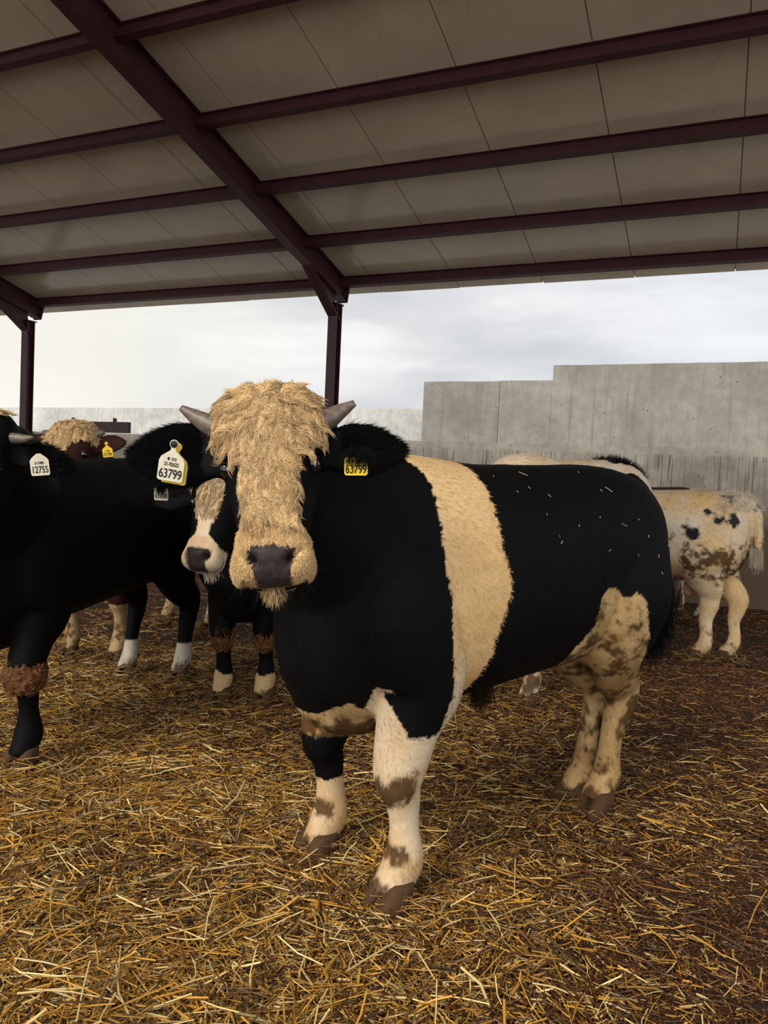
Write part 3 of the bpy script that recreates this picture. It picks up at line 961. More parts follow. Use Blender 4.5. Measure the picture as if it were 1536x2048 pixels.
# ---- the belted bull
def coat_hero(P, H, ih, L):
    x, y, z = P.T; s, t, n = H.T
    nz = fbm(P, 14, 5, 3); nf = fbm(P, 60, 8, 2)
    C = np.tile(BLACK, (len(P), 1)); g = np.full(len(P), .36)
    body = ~ih & (np.abs(s) < 10)
    # belt
    xf = .452 + .02 * np.sin(z * 7) + .012 * nz + .006 * nf + .05 * sstep(1.22, 1.33, z)
    xb = .262 + .03 * np.exp(-((z - .93) / .1) ** 2) * -1 + .014 * nz + .006 * nf + .03 * sstep(.75, .6, z)
    belt = body & (x > xb) & (x < xf) & ((z > .56) | (np.abs(y) < .14))
    cb = lerp(CREAM_D, CREAM, np.clip(.62 + 1.0 * fbm(P, 6, 12, 3) + .25 * (z - .9), 0, 1))
    C[belt] = cb[belt]; g[belt] = .35
    lowb = belt & (z < .72)
    # legs
    def legc(q, up=.6): return (np.hypot(x - q[0], (y - q[1])) < .26) & (z < up)
    fl = legc(L['fl'], .76) & (y > .075) & (x > .37) & (x < L['fl'][0] + .105)
    hl = (x < -.18) & (z < .92) & (y > -.0)
    hr = (x < -.18) & (z < .80) & (y <= 0)
    wh = lerp(WHITE * .55 + CREAM * .45, CREAM_D * 1.0, np.clip(.42 + .9 * fbm(P, 8, 66, 3) - .5 * sstep(.40, .50, z), 0, 1)) * .88
    front_edge = .505 - .035 * ((x - .5) / .08) + .02 * nz
    fl_w = fl & ((z < .515 + .02 * nz) | (z < .515 + .24 * sstep(.455, .40, x) + .02 * nz) | ((z < .66) & (x > L['fl'][0] + .028 + .38 * (z - .515) + .01 * nz)) | (z < .515 + .12 * sstep(.60, .64, x)))
    C[fl_w] = wh[fl_w]; g[fl_w] = .35
    fr_ = (y < .02) & (z < .255 + .02 * nz) & (x > .2)
    C[fr_] = wh[fr_]; g[fr_] = .35
    # pale brisket
    br = body & (x > .38) & (z < .665 + .03 * nz - .62 * np.clip(x - .60, 0, .2) - .45 * np.clip(-y - .03, 0, .2)) & (z > .42) & (y < .14)
    cbr = lerp(CREAM_D * .62, CREAM * .8, np.clip(.5 + fbm(P, 7, 19, 3), 0, 1))
    C[br] = cbr[br]
    # hind legs
    top = .90 + .03 * nz + .02 * np.sin(x * 40)
    hb = (x < -.16 - .0 * z) & (z < top) & (x < np.where(z > .78, -.215, -.215 + (.78 - z) * .8) + .02 * nz) & (x > np.where(z > .56, -.395 - .03 * nz - .55 * (.89 - z), -.72))
    ch = lerp(CREAM_D * .55, CREAM * .95, np.clip(.50 + 1.1 * fbm(P, 7, 23, 4) - .35 * sstep(.62, .85, z), 0, 1))
    C[hb] = ch[hb]; g[hb] = .35
    bl = (x > -.74) & (x < -.1) & (z < .44)
    C[bl] = ch[bl]
    shp = (np.abs(y) < .07) & (z < .60) & (x > -.12) & (x < .2)
    C[shp] = DIRT * .8
    # face
    wb = np.interp(t, [-.06, .06, .10, .135, .165, .20, .26, .32, .365, .40, .435, .6], [.14, .150, .136, .098, .074, .064, .059, .058, .068, .105, .14, .14])
    nfe = .010 * fbm(np.stack([s, t, n * 0], -1), 24, 4, 3)
    ctr = .010 * np.sin(t * 7)
    face = ih & (np.abs(s - ctr * .3) < wb + nfe) & (n > np.interp(t, [0, .12, .35, .42], [-.12, -.09, -.09, -.2])) & (np.abs(s) < .15)
    cf = lerp(CREAM_D * .8, CREAM * 1.0, np.clip(.62 + .9 * fbm(P, 16, 6, 3), 0, 1))
    C[face] = cf[face]; g[face] = .4
    low = ih & (n < -.094) & (t > .40)
    C[low] = BLACK
    lc = ih & (n < -.072) & (n > -.094) & (t > .43) & (np.abs(s) < .055)
    C[lc] = CREAM * .7
    lipc = ih & (n < -.10) & (np.abs(s) < .045) & (t > .44)
    C[lipc] = CREAM * .85
    rim = ih & (t > .40) & (t < .432) & (np.abs(s) < .07) & (n > -.07)
    C[rim] = C[rim] * .55 + PINK * .30
    C, g = nose_paint(C, g, P, H, ih)
    # dung on knees, pasterns and shanks
    qx = np.where(y > .02, L['fl'][0], L['fr'][0])
    kf = (y > .02) * np.exp(-((z - .37 + .5 * (x - qx)) / .06) ** 4) * sstep(-.045, .015, x - qx) * (x > .25)
    k2 = np.exp(-((z - .16) / .035) ** 2) * (x > .2) * .62 * sstep(-.04, .0, x - qx)
    k3 = sstep(.11, .05, z) * .55
    k4 = (x < -.1) * sstep(.98, .8, z) * .38 + (x < -.1) * (z < .45) * sstep(-.60, -.66, x) * .7
    k1b = .8 * np.exp(-((z - .40) / .05) ** 2) * (y < 0) * (x > .2) * sstep(.02, -.04, y - L['fr'][1])
    kf = np.maximum(kf * 1.15, k1b)
    k5 = br * sstep(.60, .50, z) * .75 + lowb * .35 * sstep(.72, .62, z)
    light = C.sum(1) > .2
    C = dirtmix(C, P, np.clip(kf * 1.0 + k2 + k3 + k4 + k5, 0, 1.2) * np.where(light | (kf > .45), 1, 0), 77, 17)
    return pack(C, g)

def curls(ctx, n_guides, per, tmax, L0=.05, seed=0, rad=.0010, name='curly_hair', amp=1.0, tmin=-.05, bright=1.0, wlim=(.2,) * 6):
    V, NV, H, tris, C = ctx['V'], ctx['NV'], ctx['H'], ctx['tris'], ctx['C']
    s, t, n = H.T
    w = (ctx['ishead'] & (C[:, :3].sum(1) > .45) & (t < tmax) & (t > tmin) & (n > -.16) & (np.abs(s) < np.interp(t, [0, .09, .13, .17, .22, .36], wlim))).astype(float)
    G, GN = sample_surface(V, NV, tris, n_guides, w)
    Hq = ctx['hcoord'](G)
    S, A, N = ctx['S'], ctx['A'], ctx['N']
    # flow: away from the whorl on the crown, then down the face
    fl_s = Hq[:, 0] * np.interp(Hq[:, 1], [0, .1, .2, .4], [7, 6, 1.5, 0]); fl_t = np.where(Hq[:, 1] < .035, -0.6, 1.0)
    fl_s = fl_s + np.where(Hq[:, 1] < .05, Hq[:, 0] * 8, 0)
    D = S * fl_s[:, None] + A * fl_t[:, None]
    D = D + 1.0 * (S * vnoise(G, 20, 51 + seed)[:, None] + A * .6 * vnoise(G, 20, 52 + seed)[:, None]) + (RNG.normal(size=n_guides) * np.interp(Hq[:, 1], [0, .12, .2], [.45, .35, .15]))[:, None] * S
    D = tangent(D, GN)
    Bn = np.cross(GN, D)
    K = 18
    u = np.linspace(0, 1, K)
    Lg = L0 * RNG.uniform(.6, 1.25, n_guides) * np.interp(Hq[:, 1], [-.05, 0, .1, .25, .38, .45], [.8, .9, 1.1, .95, .55, .28])
    ph = RNG.uniform(0, 2 * np.pi, n_guides); fr = RNG.uniform(.9, 1.7, n_guides)
    kap = amp * RNG.uniform(.55, 1.25, n_guides) * np.interp(Hq[:, 1], [0, .3, .42], [1.05, .9, .4])
    drift = RNG.normal(size=n_guides) * .35
    lift = RNG.uniform(.02, .22, n_guides) * np.interp(Hq[:, 1], [0, .05, .25, .4], [1.1, 1, .8, .3])
    lay = RNG.uniform(.002, .011, n_guides)
    g_i = np.repeat(np.arange(n_guides), per); Nn = len(g_i)
    off = RNG.normal(size=(Nn, 2)) * .0030
    phs = ph[g_i] + RNG.normal(size=Nn) * .16
    Ls = Lg[g_i] * RNG.uniform(.85, 1.08, Nn)
    th = kap[g_i][:, None] * np.sin(2 * np.pi * fr[g_i][:, None] * u[None] + phs[:, None]) + (drift[g_i][:, None] * u[None])
    step = Ls[:, None] / (K - 1)
    cx_ = np.cumsum(np.cos(th) * step, 1); cy_ = np.cumsum(np.sin(th) * step, 1)
    conv = (1 - .6 * u ** 2)[None, :]
    P0 = G[g_i] + D[g_i] * off[:, :1] * 2
    hgt = lay[g_i][:, None] + lift[g_i][:, None] * Ls[:, None] * (u - .85 * u * u)[None] + .0025 * np.cos(2 * np.pi * fr[g_i][:, None] * u[None] + phs[:, None]) * u[None] + (RNG.normal(size=Nn) * .0012)[:, None]
    pts = (P0[:, None] + D[g_i][:, None] * (cx_ - Ls[:, None] * .08)[..., None]
           + Bn[g_i][:, None] * (cy_ + off[:, 1:] * conv)[..., None] + GN[g_i][:, None] * hgt[..., None])
    r = rad * RNG.uniform(.7, 1.3, Nn)[:, None] * np.interp(u, [0, .6, .85, 1], [1, 1, .75, .15])[None]
    cc = ctx['paint'](P0)[:, :3]
    dark = cc.sum(1) < .4
    cc[dark] = CREAM
    tone = RNG.uniform(.62, 1.25, n_guides)[g_i] * RNG.uniform(.75, 1.2, Nn) * bright
    warm = RNG.uniform(0, 1, n_guides)[g_i][:, None]
    cc = (cc * warm + (CREAM * 1.15) * (1 - warm)) * tone[:, None]
    return strands(name, pts, r, np.clip(cc, 0, .9), M_CURL, ctx['root'])

def tuft(ctx, name, base, direc, n, L0, spread, col, rad=.0012, base_r=.02, mat=None, curl=.1, droop=.3):
    """loose bunch of hair: base (local), mean direction (local)"""
    base = np.asarray(base, float); direc = nrm(np.asarray(direc, float))
    o = RNG.normal(size=(n, 3)) * base_r
    d = nrm(direc + RNG.normal(size=(n, 3)) * spread)
    K = 6; u = np.linspace(0, 1, K)
    L_ = L0 * RNG.uniform(.6, 1.2, n)
    wv = np.cross(d, RNG.normal(size=(n, 3)))
    pts = base + o[:, None] + d[:, None] * (L_[:, None] * u)[..., None] + wv[:, None] * (np.sin(u[None] * 5 + RNG.uniform(0, 6, (n, 1))) * L_[:, None] * curl * u[None])[..., None]
    pts[..., 2] -= droop * L_[:, None] * u[None] ** 2
    r = rad * RNG.uniform(.7, 1.3, n)[:, None] * np.array([1, 1, .95, .8, .55, .1])[None]
    cc = np.asarray(col)[None] * RNG.uniform(.7, 1.25, n)[:, None]
    return strands(name, pts, r, cc, mat or M_FUR, ctx['root'])

def fringe(ctx, name, mask, n, L0, direc, spread, col, rad=.0011):
    P, Nr = sample_surface(ctx['V'], ctx['NV'], ctx['tris'], n, mask.astype(float) + 1e-9)
    d = nrm(np.asarray(direc(P, Nr)) + RNG.normal(size=P.shape) * spread)
    K = 5; u = np.linspace(0, 1, K); L_ = L0 * RNG.uniform(.5, 1.25, n)
    wv = np.cross(d, Nr)
    pts = P[:, None] + d[:, None] * (L_[:, None] * u)[..., None] + wv[:, None] * (np.sin(u[None] * 4 + RNG.uniform(0, 6, (n, 1))) * L_[:, None] * .08)[..., None]
    r = rad * RNG.uniform(.7, 1.3, n)[:, None] * np.array([1, 1, .9, .6, .1])[None]
    cc = np.asarray(col)[None] * RNG.uniform(.7, 1.25, n)[:, None]
    return strands(name, pts, r, cc, M_FUR, ctx['root'])

def dung_clod(ctx, c, rx, ry, rz, seed, name='dung_clod'):
    import bmesh
    b_ = bmesh.new(); bmesh.ops.create_icosphere(b_, subdivisions=5, radius=1.0)
    me = bpy.data.meshes.new(name); b_.to_mesh(me); b_.free()
    n = len(me.vertices); Q = np.empty(n * 3, np.float32); me.vertices.foreach_get('co', Q); Q = Q.reshape(-1, 3).astype(float)
    k = 1 + .16 * fbm(Q, 2.2, seed, 3) + .16 * fbm(Q, 7, seed + 3, 3)
    Q = Q * k[:, None] * np.array([rx, ry, rz]) + np.asarray(c)
    me.vertices.foreach_set('co', Q.astype(np.float32).ravel()); me.update()
    o = link_obj(name, me, M_DUNG, ctx['root'], smooth=True)
    N_ = nrm(Q - np.asarray(c)); ii = RNG.integers(0, n, 420)
    d = nrm(np.cross(N_[ii], RNG.normal(size=(420, 3))) + N_[ii] * .2)
    u = np.linspace(0, 1, 3)
    pts = Q[ii][:, None] + d[:, None] * (RNG.uniform(.010, .035, 420)[:, None] * (u - .5)[None])[..., None] + N_[ii][:, None] * .002
    strands('straw_bits', pts, np.full((420, 3), .0010), np.array([.30, .13, .035])[None] * RNG.uniform(.3, 1.4, (420, 1)), M_STRAW, o)['kind'] = 'stuff'
    return o

# ================================================================== belted bull
hero = build_cow('bull', 'large belted black and cream bull with curly cream face, facing the camera', 'bull',
                 FL=(.08, 2.21), FR=(-.16, 2.49), HL=(.88, 2.94), HR=(.82, 3.03),
                 poll=(-.296, 1.86, 1.456), a=(.125, -.46, -.879), n=(0, -.886, .46), coat=coat_hero,
                 tail_y=.10, sheath=True, hs=.99, height=1.33, girth=1.0, leg=1.12, voxel=.0085, smooth=6, fur=115000, fur_len=.020, hair_rad=.00072,
                 ears=[dict(base=(.085, .125, -.10), tip=(.322, .150, -.09), w=.068, wdir=(-.1, 1, -.25)), dict(base=(-.085, .125, -.10), tip=(-.345, .110, -.10), w=.086, wdir=(.30, 1, -.2))],
                 horns=[[(.08, .078, -.07, .030), (.135, .066, -.065, .028), (.175, .046, -.06, .019), (.212, .030, -.05, .008)],
                        [(-.08, .078, -.07, .032), (-.135, .066, -.065, .029), (-.178, .040, -.06, .020), (-.216, .014, -.05, .008)]])
curls(hero, 1050, 30, .355, L0=.072, amp=1.25, tmin=.004, rad=.00062, wlim=(.12, .118, .086, .060, .050, .050))
HPh = hero['HP']
mz = hero['ishead'] & (hero['H'][:, 1] > .34) & (hero['H'][:, 1] < .475) & (hero['H'][:, 2] > -.09) & (hero['C'][:, :3].sum(1) > .55)
fringe(hero, 'muzzle_fur', mz, 30000, .012, lambda P, N: hero['A'] + N * .16 + hero['S'] * (hero['hcoord'](P)[:, :1] * 6), .22, CREAM * 1.08, rad=.0006)
tuft(hero, 'chin_tuft', HPh(-.004, .484, -.105), hero['A'] * 1.0 + hero['N'] * .1, 3600, .014, 1.0, CREAM, base_r=.0095, rad=.0006, droop=.5)
em = hero['isear'] & (np.abs(hero['H'][:, 0]) > .17)
fringe(hero, 'ear_hair', em, 26000, .024, lambda P, N: nrm(N * .16 + hero['S'] * np.sign(hero['hcoord'](P)[:, :1]) * .6 + hero['A'] * .15), .22, BLACK * 1.1, rad=.0005)
Ht = hero['H']
wm_ = hero['ishead'] & (Ht[:, 1] > .43) & (Ht[:, 2] < -.06)
fringe(hero, 'whiskers', wm_, 160, .05, lambda P, N: N * .9 + hero['A'] * .3, .3, BLACK * 2, rad=.0005)
tail_l = np.array([-.77 * hero['lx'], .08, .86])
tuft(hero, 'tail_switch', tail_l, (.16, .03, -1), 3000, .23, .09, BLACK, base_r=.034, rad=.0012, droop=0)
tuft(hero, 'sheath_hair', (.05, 0, .56), (.1, 0, -1), 500, .07, .25, DIRT * .5, base_r=.018, rad=.0009)
# ear tags (facing the reader)
Xr = hero['dirl'](np.array([1, -.05, -.13])); Yu = hero['dirl'](np.array([.20, -.1, 1.0]))
tg = hero['loc'](np.array([-.490, 1.755, 1.248]))
t1 = ear_tag(hero['root'], tg, Xr, Yu, M_TAGW, [('63799', .030, -.013), ('21-92622', .0125, .0095), ('●  SYZ', .0095, .0215)], w=.060, h=.058, label='cream white ear tag printed 63799')
bt = hero['loc'](np.array([-.485, 1.768, 1.242]))
ear_tag(hero['root'], bt, Xr, Yu, M_TAGY, [], w=.058, h=.058, knob=False, label='yellow back plate behind the white ear tag')
Xr2 = hero['dirl'](np.array([1, .10, .04])); Yu2 = hero['dirl'](np.array([-.06, -.15, 1.0]))
tg2 = hero['loc'](np.array([-.068, 1.745, 1.272]))
ear_tag(hero['root'], tg2, Xr2, Yu2, M_TAGY, [('63799', .027, -.007), ('21-92622', .0105, .0125)], w=.053, h=.041, knob=False, label='yellow ear tag printed 63799', shape='square')
earfr = hero['loc'](np.array([-.062, 1.752, 1.300]))
for dx in (-.02, 0, .02):
    tuft(hero, 'ear_hair', earfr + hero['dirl'](np.array([1, 0, 0])) * dx, hero['dirl'](np.array([dx * 6, -.45, -1])), 500, .018, .25, BLACK, base_r=.007, rad=.0005)

# straw scraps caught in the coat of the belted bull
def scraps():
    V, NV, H = hero['V'], hero['NV'], hero['H']
    x, y, z = V.T
    m = (z > .95) & (x < .2) & (x > -.7) & (y > .02) & ~hero['isear']
    P, N = sample_surface(V, NV, hero['tris'], 26, m.astype(float) + 1e-9)
    d = tangent(RNG.normal(size=P.shape), N)
    u = np.linspace(-.5, .5, 3)
    Ln = np.where(np.arange(26) < 4, .032, RNG.uniform(.004, .012, 26))
    pts = P[:, None] + N[:, None] * .006 + d[:, None] * (Ln[:, None] * u)[..., None]
    o = strands('straw_scraps', pts, np.full((26, 3), .0011), np.array([.62, .50, .26])[None] * RNG.uniform(.8, 1.2, (26, 1)), M_STRAW, None)
    o.matrix_world = Matrix.Translation(hero['root'].location) @ hero['root'].rotation_euler.to_matrix().to_4x4()
    tag(o, 'tiny scraps of straw lying on the black back of the belted bull', 'straw', kind='stuff')
scraps()

# ================================================================== black bull at the left edge
def coat_left(P, H, ih, L):
    x, y, z = P.T; s, t, n = H.T
    C = np.tile(BLACK, (len(P), 1)); g = np.full(len(P), .38)
    nz = fbm(P, 14, 5, 3)
    sock = (x < 0) & (z < .21 + .02 * nz)
    C[sock] = (WHITE * .62)[None] * (1 + .35 * nz[sock])[:, None]
    tuftm = ih & (t < .06) & (np.abs(s) < .07) & (n > -.09)
    C[tuftm] = CREAM
    C, g = nose_paint(C, g, P, H, ih)
    C = dirtmix(C, P, (x < 0) * sstep(.22, .04, z) * .65 + .25 * sstep(.1, .03, z), 17, 18)
    return pack(C, g)
left = build_cow('bull', 'black bull at the left edge with a dung caked knee, wearing white tag 12755', 'bull',
                 FL=(-1.44, 3.12), FR=(-1.82, 3.24), HL=(-1.17, 4.50), HR=(-1.49, 4.52),
                 poll=(-1.365, 2.56, 1.425), a=(-.06, -.40, -.91), n=(.02, -.91, .40), coat=coat_left,
                 hs=.98, height=1.295, girth=1.04, leg=1.05, voxel=.012, fur=14000, fur_len=.022, lenx=1.2, smooth=4,
                 ears=[dict(base=(.085, .115, -.10), tip=(.34, .155, -.10), w=.056, sag=-.01), dict(tip=(-.33, .13, -.08))],
                 horns=[[(.07, .075, -.065, .022), (.13, .080, -.055, .019), (.17, .081, -.045, .014), (.20, .080, -.03, .006)],
                        [(-.07, .075, -.065, .026), (-.13, .080, -.055, .024), (-.17, .083, -.045, .017), (-.205, .085, -.03, .005)]])
curls(left, 50, 14, .075, L0=.05, seed=5, amp=.7)
fringe(left, 'ear_hair', left['isear'] & (np.abs(left['H'][:, 0]) > .17), 3500, .026, lambda P, N: nrm(N * .4 + left['S'] * np.sign(left['hcoord'](P)[:, :1]) * .6), .25, BLACK * 1.1)
dung_clod(left, left['fl'] + np.array([.0, 0, .375]), .088, .082, .085, 4)
tuft(left, 'tail_switch', (-.81 * left['lx'], 0, .74), (0, 0, -1), 500, .28, .1, BLACK, base_r=.02, rad=.0015, droop=0)
ear_tag(left['root'], left['loc'](np.array([-1.097, 2.44, 1.234])), left['dirl'](np.array([1, .0, .11])), left['dirl'](np.array([.10, -.1, 1])), M_TAGW,
        [('12755', .030, -.010), ('21-57885', .011, .012)], w=.060, h=.056, knob=False, label='white ear tag printed 12755', shape='point')

# ================================================================== black bull with a white blaze
def coat_blaze(P, H, ih, L):
    x, y, z = P.T; s, t, n = H.T
    C = np.tile(BLACK, (len(P), 1)); g = np.full(len(P), .38)
    nz = fbm(P, 14, 5, 3)
    foot = z < .145 + .04 * nz
    C[foot] = (CREAM * .75)[None]
    wb = np.interp(t, [-.06, .05, .12, .20, .27, .31, .35, .40, .43, .6], [.0, .045, .058, .054, .046, .028, .032, .085, .14, .14])
    sc = np.interp(t, [0, .2, .35], [-.004, .0, .0])
    face = ih & (np.abs(s - sc) < wb + .006 * nz) & (n > np.interp(t, [0, .3, .40, .45], [-.09, -.09, -.12, -.30]))
    strip = ih & (s < 0) & (np.abs(t - .095 - .1 * np.abs(s)) < .018) & (n > -.14)
    face |= strip
    cf = lerp(WHITE, CREAM * 1.05, np.clip(.6 + fbm(P, 15, 6, 3) - 1.2 * (t - .25), 0, 1))
    C[face] = cf[face]
    pk = face & (t > .36) & (t < .425) & (np.abs(s + .01) < .045)
    C[pk] = C[pk] * .6 + np.array([.55, .26, .13]) * .4
    low = ih & (t > .42) & (n <= -.095)
    C[low] = WHITE * .95
    C, g = nose_paint(C, g, P, H, ih)
    C = dirtmix(C, P, sstep(.12, .03, z) * .5 + .4 * np.exp(-((z - .36) / .06) ** 2) * (x > 0), 27, 12)
    return pack(C, g)
blaze = build_cow('bull', 'black bull with a white blaze and pink muzzle, wearing tag 63808, behind the belted bull', 'bull',
                  FL=(-.615, 4.15), FR=(-.845, 4.14), HL=(-.36, 5.2), HR=(-.62, 5.25),
                  poll=(-.765, 3.58, 1.310), a=(-.12, -.40, -.91), n=(-.26, -.87, .40), coat=coat_blaze,
                  hs=1.09, height=1.27, girth=.95, leg=1.05, voxel=.011, fur=20000, fur_len=.018, smooth=4,
                  ears=[dict(tip=(.33, .13, -.08)), dict(base=(-.085, .125, -.10), tip=(-.33, .20, -.10), w=.058)])
curls(blaze, 320, 9, .27, L0=.022, seed=9, amp=.35, tmin=.02, rad=.0008)
for q in ('fl', 'fr'):
    dung_clod(blaze, blaze[q] + np.array([.0, 0, .36]), .066, .068, .092, 9 if q == 'fl' else 14)
tuft(blaze, 'chin_tuft', blaze['HP'](.02, .47, -.115), blaze['A'] + blaze['S'] * .3, 300, .03, .3, WHITE, base_r=.014, rad=.0012)
ear_tag(blaze['root'], blaze['loc'](np.array([-1.022, 3.515, 1.128])), blaze['dirl'](np.array([1, .0, .0])), blaze['dirl'](np.array([.0, -.1, 1])), M_TAGW,
        [('63808', .032, -.010), ('21-92622', .011, .014)], w=.064, h=.058, knob=False, label='white ear tag printed 63808', shape='square')
tuft(blaze, 'ear_hair', blaze['loc'](np.array([-1.022, 3.51, 1.168])), blaze['dirl'](np.array([.1, -.3, -1])), 420, .022, .4, BLACK, base_r=.014, rad=.0009)

# ================================================================== brown bull with the curly forehead
def coat_brown(P, H, ih, L):
    x, y, z = P.T; s, t, n = H.T
    C = np.tile(BROWN, (len(P), 1)); g = np.full(len(P), .4)
    nz = fbm(P, 14, 5, 3)
    sock = z < .36 + .03 * nz
    C[sock] = (CREAM * .62)[None]
    hind = (x < -.2) & (z < .55 + .05 * nz) & (fbm(P, 5, 8, 2) > -.1)
    C[hind] = (WHITE * .8)[None]
    wb = np.interp(t, [-.06, .08, .11, .14, .20, .3, .42, .6], [.15, .15, .14, .085, .060, .05, .1, .14])
    off = np.interp(t, [0, .1, .16, .22], [0, -.02, -.045, -.03])
    face = ih & (np.abs(s - off) < wb + .007 * nz) & (n > -.13)
    cf = lerp(CREAM_D, CREAM * 1.05, np.clip(.55 + fbm(P, 15, 6, 3), 0, 1))
    C[face] = cf[face]
    C, g = nose_paint(C, g, P, H, ih)
    C = dirtmix(C, P, sstep(.42, .1, z) * .45, 37, 12)
    return pack(C, g)
brown = build_cow('bull', 'dark brown bull with curly cream forehead and yellow ear tag, looking over a black back', 'bull',
                  FL=(-1.68, 4.92), FR=(-2.0, 4.94), HL=(-1.32, 5.95), HR=(-1.72, 6.2),
                  poll=(-1.845, 4.5, 1.505), a=(.0, -.58, -.81), n=(-.08, -.80, .59), coat=coat_brown,
                  hs=1.10, height=1.27, girth=.95, leg=1.05, voxel=.014, fur=10000, fur_len=.02, smooth=4,
                  ears=[dict(tip=(.29, .085, -.09), w=.062, wdir=(.2, 1, -.2)), dict(tip=(-.30, .06, -.09), w=.062)],
                  horns=[[(.09, .06, -.06, .030), (.13, .052, -.06, .026), (.168, .042, -.055, .012)], [(-.09, .06, -.06, .030), (-.13, .052, -.06, .026), (-.168, .042, -.055, .012)]])
curls(brown, 1000, 9, .22, L0=.045, seed=13, rad=.0013)
ear_tag(brown['root'], brown['loc'](np.array([-1.585, 4.38, 1.320])), brown['dirl'](np.array([1, .0, .15])), brown['dirl'](np.array([.12, -.1, 1])), M_TAGY,
        [('51786', .026, -.010), ('21-92622', .010, .010)], w=.058, h=.052, label='yellow ear tag on the brown ear')
ear_tag(brown['root'], brown['loc'](np.array([-2.075, 4.40, 1.358])), brown['dirl'](np.array([1, .0, .0])), brown['dirl'](np.array([.0, -.1, 1])), M_TAGW,
        [], w=.058, h=.052, label='white ear tag half hidden behind a horn')

# ================================================================== spotted white bull at the right
def coat_spot(P, H, ih, L):
    x, y, z = P.T; s, t, n = H.T
    base = lerp(WHITE * 1.02, CREAM * .98, np.clip(.55 + fbm(P, 5, 61, 3) + .5 * (.95 - z), 0, 1))
    C = base.copy(); g = np.full(len(P), .35)
    Q = P * np.array([1, 1, .8])
    k = fbm(Q, 12, 83, 4) * 1.1 - .06 + .35 * np.exp(-((x + .52) / .14) ** 2 - ((z - 1.08) / .10) ** 2) + .1 * np.exp(-((x + .08) / .10) ** 2 - ((z - 1.12) / .10) ** 2) - .4 * sstep(-.40, -.30, x) + .6 * np.exp(-((x + .20) / .028) ** 2 - ((z - 1.13 + .3 * (x + .2)) / .06) ** 2) + .45 * np.exp(-((x + .13 + .4 * (z - 1.03)) / .018) ** 2 - ((z - 1.03) / .06) ** 2)
    sp = (k > .31) & (z > .86) & (z < 1.235)
    C[sp] = BLACK * (5 + 9 * vnoise(P[sp], 40, 4) ** 2)[:, None]
    near = (np.abs(k - .31) < .10) & (z > .86) & (z < 1.235) & ~sp
    C[near] = C[near] * .62
    pk = sstep(.80, .62, z) * sstep(.50, .58, z) * sstep(-.52, -.40, x) * .6
    C = C * (1 - pk[:, None]) + PINK * .55 * pk[:, None]
    leg = (z < .62)
    C = dirtmix(C, P, .72 * np.exp(-((z - .74) / .16) ** 2) * sstep(-.22, -.42, x) + .35 * sstep(.5, .05, z), 47, 24)
    return pack(C, g)
spot = build_cow('bull', 'white bull with black spots and a muddy thigh, by the concrete wall at right', 'bull',
                 FL=(1.66, 6.33), FR=(1.79, 6.50), HL=(2.40, 5.72), HR=(2.62, 5.74),
                 poll=(1.17, 6.62, 1.0), a=(-.45, .1, -.88), n=(-.86, .2, .45), coat=coat_spot,
                 hock=.06, hs=.95, height=1.265, girth=.98, leg=1.0, voxel=.013, fur=26000, fur_len=.034, smooth=4, hair_rad=.0013)
fringe(spot, 'tail_head_tuft', (spot['V'][:, 0] < -.55) & (spot['V'][:, 2] > 1.12), 900, .04, lambda P, N: N * .7 + np.array([-.4, 0, .3]), .3, WHITE, rad=.0013)
tuft(spot, 'tail_switch', (-.82 * spot['lx'], .0, .84), (0, 0, -1), 260, .13, .12, WHITE * .8, base_r=.02, rad=.0015, droop=0)
def scrotum():
    L = ([], [])
    for sg in (-1, 1):
        c = np.array([-.35 * spot['lx'], sg * .028, 0])
        rings = [(c + np.array([0, 0, z]), (0, 1, 0), (1, 0, 0), w, w, w, 2.0) for z, w in [(.66, .02), (.62, .03), (.57, .040), (.52, .046), (.48, .040), (.455, .022)]]
        loft_mesh(L, rings, 18)
    me = mesh_from('scrotum', np.concatenate(L[0]), L[1])
    link_obj('scrotum', me, M_PINK, spot['root'], smooth=True)
scrotum()

# ================================================================== cream backed bull behind the belted one
def coat_behind(P, H, ih, L):
    x, y, z = P.T; s, t, n = H.T
    C = lerp(CREAM, WHITE, np.clip(.55 + fbm(P, 5, 61, 3), 0, 1)); g = np.full(len(P), .36)
    nz = fbm(P, 9, 5, 3)
    blk = (x < -.30 + .05 * nz) & (y < .10 - .25 * (x + .30) * 0 + .03 * nz) & (z > .9)
    C[blk] = BLACK
    C, g = nose_paint(C, g, P, H, ih)
    C = dirtmix(C, P, .55 * sstep(.5, .05, z), 57, 17)
    return pack(C, g)
behind = build_cow('bull', 'cream bull with a black rump top, standing close behind the belted bull', 'bull',
                   FL=(.87, 4.33), FR=(.63, 4.38), HL=(1.63, 5.05), HR=(1.45, 5.16),
                   poll=(.24, 3.92, 1.10), a=(-.25, -.35, -.90), n=(-.60, -.65, .42), coat=coat_behind,
                   hs=.95, height=1.425, girth=.98, leg=1.0, voxel=.014, fur=24000, fur_len=.034, smooth=4, hair_rad=.0014)
crest = (behind['V'][:, 0] < -.36) & (behind['V'][:, 2] > 1.30) & (behind['C'][:, 0] < .05)
fringe(behind, 'rump_hair', crest, 1600, .045, lambda P, N: N * .8 + np.array([-.2, 0, .3]), .45, BLACK * 1.3, rad=.0012)

